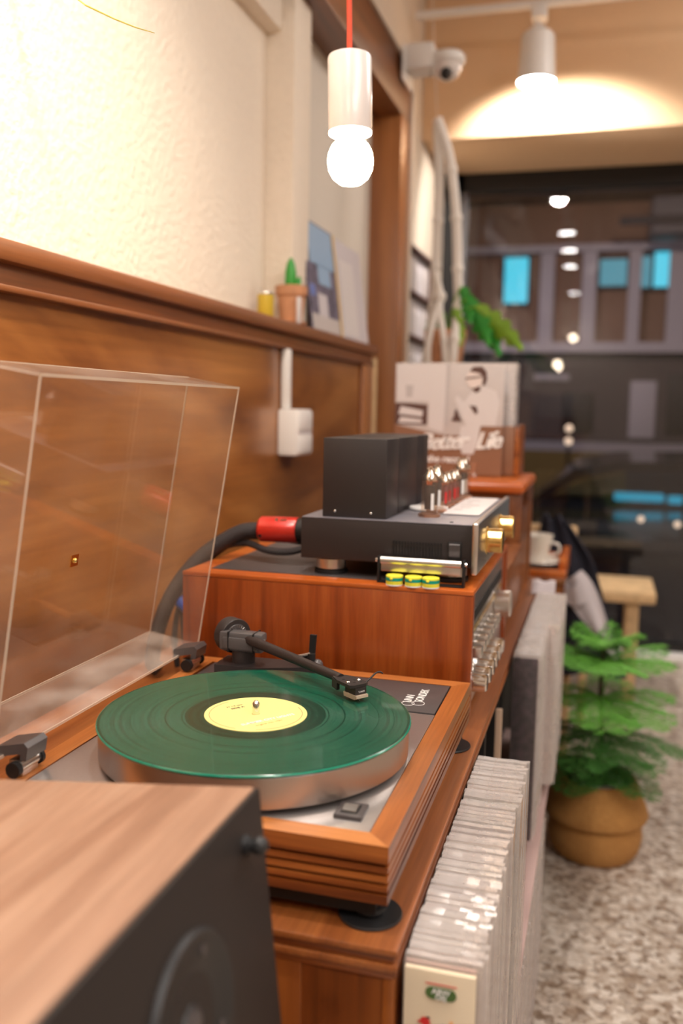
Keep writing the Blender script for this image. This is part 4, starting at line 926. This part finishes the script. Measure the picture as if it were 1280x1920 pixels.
for ti, (z, L, n, dr, ri) in enumerate(tiers):
    for k in range(n):
        a = 2*PI*k/n+ti*.75+random.uniform(-.15, .15)
        L2 = min(L*random.uniform(.88, 1.08), .115/max(.01, -math.cos(a)) if math.cos(a) < -.4 else 9)
        pine_branch(FL+z, a, L2, dr, ri, m_pine if ti < 3 else m_pined)

# ================================================================ MACRAME HANGER + MONSTERA
mh = thing('macrame_hanger', 'white knotted cotton plant hanger in front of the window', 'plant hanger', (-.2, 2.2, .46))
c1 = [(-.2482, 2.2, 1.22), (-.238, 2.2, 1.05), (-.2366, 2.2, .9056), (-.2385, 2.2, .76), (-.2420, 2.2, .6324), (-.2525, 2.2, .52), (-.262, 2.2, .43), (-.225, 2.2, .40)]
c2 = [(-.2465, 2.19, 1.22), (-.213, 2.19, 1.13), (-.1965, 2.19, 1.06), (-.176, 2.19, .91), (-.1664, 2.19, .75), (-.1600, 2.19, .63), (-.160, 2.13, .52), (-.168, 2.13, .43), (-.20, 2.17, .40)]
c3 = [(-.2170, 2.17, .66), (-.2120, 2.15, .60), (-.1950, 2.13, .53), (-.185, 2.125, .44), (-.20, 2.17, .40)]
c4 = [(-.2370, 2.18, .74), (-.2170, 2.17, .66), (-.232, 2.14, .58), (-.244, 2.13, .50), (-.24, 2.14, .43), (-.22, 2.17, .40)]
for c in (c1, c2, c3, c4): obj('cord', B().tube(c, .0155 if c in (c1, c2) else .011, 10, 6), m_cotton, mh)
obj('hanging_line', B().tube([(-.248, 2.2, 1.21), (-.27, 2.0, CEIL)], .0012, 5), m_cotton, mh)
for c in [c1[k] for k in (2, 3, 4, 5)]+[c2[k] for k in (2, 3, 4, 5, 6)]+[c3[0]]: obj('knot', B().ball(c, .0195, 1, 1, 1.15, 14), m_cotton, mh)
mo = thing('monstera_plant', 'leafy green monstera in terracotta pot held by the white cord hanger', 'potted plant', (-.195, 2.2, .42))
obj('pot', B().lathe([(0, 0), (.048, 0), (.062, .09), (.069, .125), (.069, .140), (.062, .140), (.056, .10), (0, .10)], (-.200, 2.2, .415), (0, 0, 1), 32), m_terra, mo)
obj('soil', B().cyl((-.2, 2.2, .515), (-.2, 2.2, .535), .056), m_soil, mo)
def leaf(base, tip, wid, mt, seed):
    R = random.Random(seed); a = Vector(base); t_ = Vector(tip); d_ = t_-a; n_ = d_.cross(Vector((.3, 1, .2))).normalized()
    up = d_.cross(n_).normalized(); st = Vector((-.2, 2.2, .53))
    rows = []
    for i in range(15):
        t = i/14; w = wid*(math.sin(PI*min(1, t*.85+.13))**.8)*(1 if i % 3 else .55)
        c = a+d_*t+up*(-.25*d_.length*t*(1-t)); rows.append([c+n_*w*s+up*(-.25*abs(s)*wid) for s in (-1, -.5, 0, .5, 1)])
    l = obj('leaf', B().sheet(rows, .0012), mt, mo)
    obj('stem', B().tube([st, (st+a)/2+Vector((0, 0, .03)), a], .0025, 6, 4), m_leafy, l)
for i, (ba, ti_, w, mt) in enumerate((((-.150, 2.17, .69), (-.115, 2.14, .57), .030, m_leaf), ((-.13, 2.16, .65), (-.05, 2.12, .50), .038, m_leaf), ((-.10, 2.15, .625), (.055, 2.10, .485), .036, m_leafy),
        ((-.12, 2.2, .64), (-.02, 2.16, .47), .036, m_leaf), ((-.08, 2.2, .61), (.02, 2.18, .52), .026, m_leafy), ((-.165, 2.15, .62), (-.14, 2.12, .50), .022, m_leafy), ((-.22, 2.24, .62), (-.28, 2.26, .56), .03, m_leaf))):
    leaf(ba, ti_, w, mt, i)

# ================================================================ WALL RACK
rk = thing('wall_record_rack', 'dark framed wall rack with three tiers of pale records', 'rack', (-.41, 2.7, .5))
XR = -.40
for z in (.885, .725, .565, .40):
    obj('rail', B().box(XR-.016, XR+.018, 2.47, 2.95, z-.008, z+.006, .002), m_darkart, rk)
for y in (2.94, ): obj('upright', B().box(XR-.016, XR+.020, y, y+.018, .39, .90, .002), m_darkart, rk)
obj('upright', B().box(XR-.018, XR-.004, 2.465, 2.475, .39, .90, .002), m_darkart, rk)
for z, nm in ((.735, 'top'), (.575, 'middle'), (.41, 'bottom')):
    for k in range(4):
        y = 2.49+k*.112
        r = tag(obj('displayed_record', B().box(XR-.008+.002*(k % 2), XR-.004+.002*(k % 2), y, y+.107, z-.003, z+.135, .001), (m_paperg, m_paperg, m_lining, m_paperg)[k], origin=(XR, y, z)),
                'pale record cover in the %s tier of the wall rack, %s' % (nm, ('nearest of four', 'second nearest', 'third nearest', 'farthest of four')[k]), 'record', 'records in the %s tier of the wall rack' % nm)
        obj('cover_print', B().box(XR-.004+.002*(k % 2), XR-.0034+.002*(k % 2), y+.03, y+.075, z+.04, z+.09), m_shadeart, r)

# ================================================================ LEDGE OBJECTS
LZ = .489
cc = thing('potted_cactus', 'small green cactus in a terracotta pot on the wall ledge', 'potted plant', (-.415, 1.28, LZ))
cx0, cy0 = -.409, 1.262
obj('pot', B().lathe([(0, 0), (.026, 0), (.033, .060), (.037, .062), (.0385, .082), (.034, .084), (.030, .07), (0, .07)], (cx0, cy0, LZ+.006), (0, 0, 1), 32), m_terra, cc)
obj('saucer', B().lathe([(0, 0), (.034, 0), (.038, .006), (0, .006)], (cx0, cy0, LZ+.0002), (0, 0, 1), 32), m_terra, cc)
b = B()
prof = [(0, 0), (.011, 0), (.014, .02), (.013, .045), (.009, .066), (.003, .077), (0, .078)]
b.lathe(prof, (cx0, cy0-.006, LZ+.076), (0, 0, 1), 14); b.lathe([(r*.6, h*.55) for r, h in prof], (cx0+.004, cy0+.022, LZ+.076), (.1, .3, 1), 12)
cac = obj('cactus', b, m_leaf, cc)
obj('price_tag', B().box(cx0+.028, cx0+.036, cy0-.045, cy0-.030, LZ+.0002, LZ+.060, .001), m_paper, cc)
tn = thing('mustard_tin', 'small mustard yellow candle tin on the ledge, left of the cactus', 'tin', (-.41, 1.075, LZ))
obj('body', B().lathe([(0, 0), (.017, 0), (.018, .002), (.018, .052), (0, .052)], (-.412, 1.10, LZ+.0002), (0, 0, 1), 28), m_mustard, tn)
obj('rim', B().lathe([(.0184, .050), (.0190, .052), (.0184, .055), (.0165, .055), (.0165, .050)], (-.412, 1.10, LZ+.0002), (0, 0, 1), 28, True), m_silver, tn)
def lean(name, y0, y1, ztop, mt, label, cat):
    t = thing(name, label, cat, (-.41, (y0+y1)/2, LZ))
    pts = [(-.402, y0, LZ+.0006), (-.398, y0, LZ+.0006), (-.434, y0, ztop), (-.438, y0, ztop)]
    obj('card', B().prism(pts, (0, y1-y0, 0)), mt, t); return t
ph = lean('photo_print', 1.40, 1.655, .770, m_photod, 'blue and dark upright photo print leaning on the ledge next to the cactus', 'photo')
def onl(y0, y1, t0, t1, k=1): # patch on the leaning card between height fractions
    a = Vector((-.398, 0, LZ)); c = Vector((-.434, 0, .770)); n_ = Vector((.28, 0, .036)).normalized()*(.0006*k)
    p, q = a.lerp(c, t0)+n_, a.lerp(c, t1)+n_
    return B().prism([(p.x, y0, p.z), (p.x, y1, p.z), (q.x, y1, q.z), (q.x, y0, q.z)], (.0004, 0, 0))
obj('sky_print', onl(1.43, 1.645, .62, .985), m_photo, ph); obj('sky_print', onl(1.49, 1.60, .45, .63), m_photo, ph)
obj('street_print', onl(1.405, 1.65, .02, .16), m_paperg, ph); obj('crowd_print', onl(1.47, 1.55, .16, .36), m_lining, ph); obj('blue_print', onl(1.41, 1.45, .32, .42), m_inkb, ph)
pb = lean('white_print', 1.668, 1.96, .765, m_lining, 'pale grey and white print with yellow spine leaning on ledge', 'print')
obj('yellow_spine', B().prism([(-.399, 1.662, LZ+.001), (-.396, 1.662, LZ+.001), (-.432, 1.662, .768), (-.435, 1.662, .768)], (0, .010, 0)), plain('yellow_card', (.80, .55, .18), .5), pb)
obj('white_area', onl(1.70, 1.85, .05, .80), m_paper, pb)

# socket box and conduit on the wainscot
sx = thing('socket_box', 'white surface-mounted socket box on the wooden wainscot', 'socket', (-.38, 1.22, .18))
obj('box', B().box(-.400, -.352, 1.150, 1.262, .186, .292, .006), m_white, sx)
obj('cover_seam', B().box(-.3522, -.3505, 1.160, 1.252, .236, .240), m_lining, sx)
obj('cover_plate', B().box(-.353, -.349, 1.158, 1.254, .192, .233, .003).box(-.353, -.349, 1.158, 1.254, .243, .286, .003), m_white, sx)
tag(obj('cable_conduit', B().box(-.398, -.380, 1.165, 1.190, .2925, .428, .004), m_white, origin=(-.39, 1.178, .3)), 'narrow white cable conduit running up from the socket box', 'conduit')

# ================================================================ LAMPS
pd = thing('pendant_lamp', 'white cylindrical pendant lamp with glowing bulb on a red cord', 'lamp', (-.0445, .45, .61))
PC = Vector((-.0435, .45, .690)); tl = Matrix.Rotation(math.radians(-1.6), 4, 'Y')
ax = (tl @ Vector((0, 0, 1))).normalized()
ob = PC-ax*.012
obj('cord', B().tube([PC+ax*.083, PC+ax*.3, PC+ax*.7, Vector((PC.x-.02, .45, CEIL))], .0037, 10, 3), m_redcord, pd)
obj('lamp_holder', B().lathe([(.0275, -.016), (.0295, -.016), (.0300, -.012), (.0302, .080), (.0290, .0835), (.026, .085), (0, .085), (0, .080), (.0265, .079), (.0275, .076)], PC, ax, 56, False), m_whitegloss, pd)
bl = obj('bulb', B().lathe([(.0290, -.0160), (.0290, -.0185), (.0170, -.0225), (.0185, -.0270), (.0255, -.0340), (.0300, -.0440), (.0315, -.0550), (.0300, -.0665), (.0245, -.0770), (.0150, -.0845), (0, -.0870)], PC, ax, 40), m_bulb, pd, 'glowing round bulb')
# second pendant of the same kind behind the camera side, its bulb mirrored in the window
p2 = thing('pendant_lamp', 'white pendant lamp seen only as a warm bulb mirrored in the window', 'lamp', (.038, -.229, .87))
obj('cord', B().tube([(.038, -.229, 1.02), (.038, -.229, CEIL)], .0037, 8), m_redcord, p2)
obj('lamp_holder', B().lathe([(.0295, -.016), (.0302, .080), (.026, .085), (0, .085)], (.038, -.229, .94), (0, 0, 1), 40), m_whitegloss, p2)
obj('bulb', B().ball((.038, -.229, .90), .0305), m_bulb, p2)
def track_head(c, label, grp=None, r=.030, h=.075):
    x, y, z = c; t = thing('track_spotlight', label, 'spotlight', (x, y, z), grp)
    obj('housing', B().lathe([(r*.96, .004), (r, 0), (r*.98, .02), (r*.86, h), (r*.7, h+.012), (0, h+.014), (0, h+.01), (r*.8, .02)], c, (0, 0, 1), 36), m_white, t)
    obj('lens', B().lathe([(0, .002), (r*.94, .002), (r*.94, .006), (0, .006)], c, (0, 0, 1), 36), m_lamp, t)
    obj('arm', B().box(x-.008, x+.008, y-.008, y+.008, z+h+.012, z+h+.05, .002).cyl((x-.022, y, z+h+.028), (x+.022, y, z+h+.028), .008), m_white, t)
    return t
track_head((.033, 2.5, 1.413), 'white track spotlight shining at the beam over the window', r=.064, h=.15)
rl = thing('light_track', 'white ceiling light track rail crossing in front of the beam', 'track', (.5, 2.53, 1.69))
obj('rail', B().box(-.398, 3, 2.515, 2.545, 1.668, 1.690, .003), m_white, rl)
obj('rail_adapter', B().box(.008, .058, 2.495, 2.56, 1.625, 1.667, .003), m_white, rl)
for x in (.13, 1.2): obj('hanger', B().box(x-.022, x+.022, 2.52, 2.54, 1.690, CEIL), m_white, rl)
for i, c in enumerate(((-.023, .36, 1.62), (-.031, -.407, 1.62), (-.052, -1.262, 1.62), (-.073, -3.203, 1.62))):
    track_head(c, 'white track spotlight above the counter, mirrored as %s pale oval in the window' % ('the topmost', 'the second', 'the third', 'the lowest')[i], 'track spotlights above the counter', r=.064)
tk = thing('light_track', 'long white ceiling track above the counter, out of direct view', 'track', (-.04, -1.4, 1.76))
obj('rail', B().box(-.06, -.02, -3.3, .6, 1.746, 1.770), m_white, tk)
for y in (-3, -1.5, 0): obj('hanger', B().box(-.05, -.03, y, y+.02, 1.77, CEIL), m_white, tk)
wk = thing('wall_spotlight', 'white spotlight washing the cream wall from above, out of direct view', 'spotlight', (.12, -.55, 1.5))
obj('housing', B().cyl((.135, -.569, 1.466), (.20, -.65, 1.56), .035, seg=28), m_white, wk); obj('stem', B().cyl((.18, -.63, 1.54), (.18, -.63, CEIL), .008), m_white, wk)

# ================================================================ CCTV, pipes
cv = thing('dome_camera', 'white dome security camera on a wall bracket above the wooden frame', 'camera', (-.3, 2.25, 1.42))
obj('bracket', B().box(-.362, -.352, 2.16, 2.30, 1.34, 1.45, .004).box(-.353, -.262, 2.17, 2.27, 1.375, 1.455, .012), m_white, cv)
obj('mount_ring', B().lathe([(0, .0), (.052, 0), (.056, .006), (.056, .022), (.050, .030), (0, .030)], (-.225, 2.22, 1.395), (0, 0, 1), 40), m_white, cv)
obj('housing', B().lathe([(0, -.05), (.02, -.047), (.034, -.036), (.044, -.018), (.047, 0)], (-.225, 2.22, 1.395), (0, 0, 1), 40), m_whitegloss, cv)
obj('lens', B().ball((-.222, 2.185, 1.355), .019), m_dark, cv); obj('lens_ring', B().lathe([(.007, 0), (.010, .002), (.010, -.002)], (-.206, 2.175, 1.352), (.5, -1, -.3), 20, True), m_chrome, cv)
pi = thing('wall_pipe', 'pair of white cable pipes running down the cream wall below the dome camera', 'pipe', (-.41, 2.5, .9))
obj('pipe', B().tube([(-.400, 2.45, 1.42), (-.400, 2.45, 1.05), (-.412, 2.45, .95)], .009, 10, 3), m_white, pi)
obj('pipe', B().tube([(-.400, 2.42, 1.42), (-.400, 2.42, 1.20), (-.412, 2.42, 1.10)], .007, 10, 3), m_white, pi)

# hanging plant blade at top left
bp = thing('hanging_leaf_plant', 'single long olive-green leaf blade hanging in from the top left', 'plant', (-.37, .2, .95))
rows = []
P = [Vector(p) for p in ((-.40, .2, .92), (-.372, .2, .845), (-.335, .2, .790), (-.300, .2, .764), (-.2613, .2, .7446), (-.235, .2, .733), (-.2097, .2, .7240))]
Q = []
for i in range(len(P)-1):
    for k in range(4): Q.append(P[i].lerp(P[i+1], k/4))
Q.append(P[-1])
for i, p in enumerate(Q):
    w = .0034*(1-i/(len(Q)-1))**.7+.0002; rows.append([p+Vector((0, -w, -w*.5)), p, p+Vector((0, w, -w*.5))])
obj('blade', B().sheet(rows, .0006), plain('olive_blade', (.36, .30, .02), .5), bp)
obj('hook_cord', B().tube([(-.40, .2, .92), (-.41, .2, 1.2), (-.40, .2, 1.262)], .003, 6), m_cotton, bp)
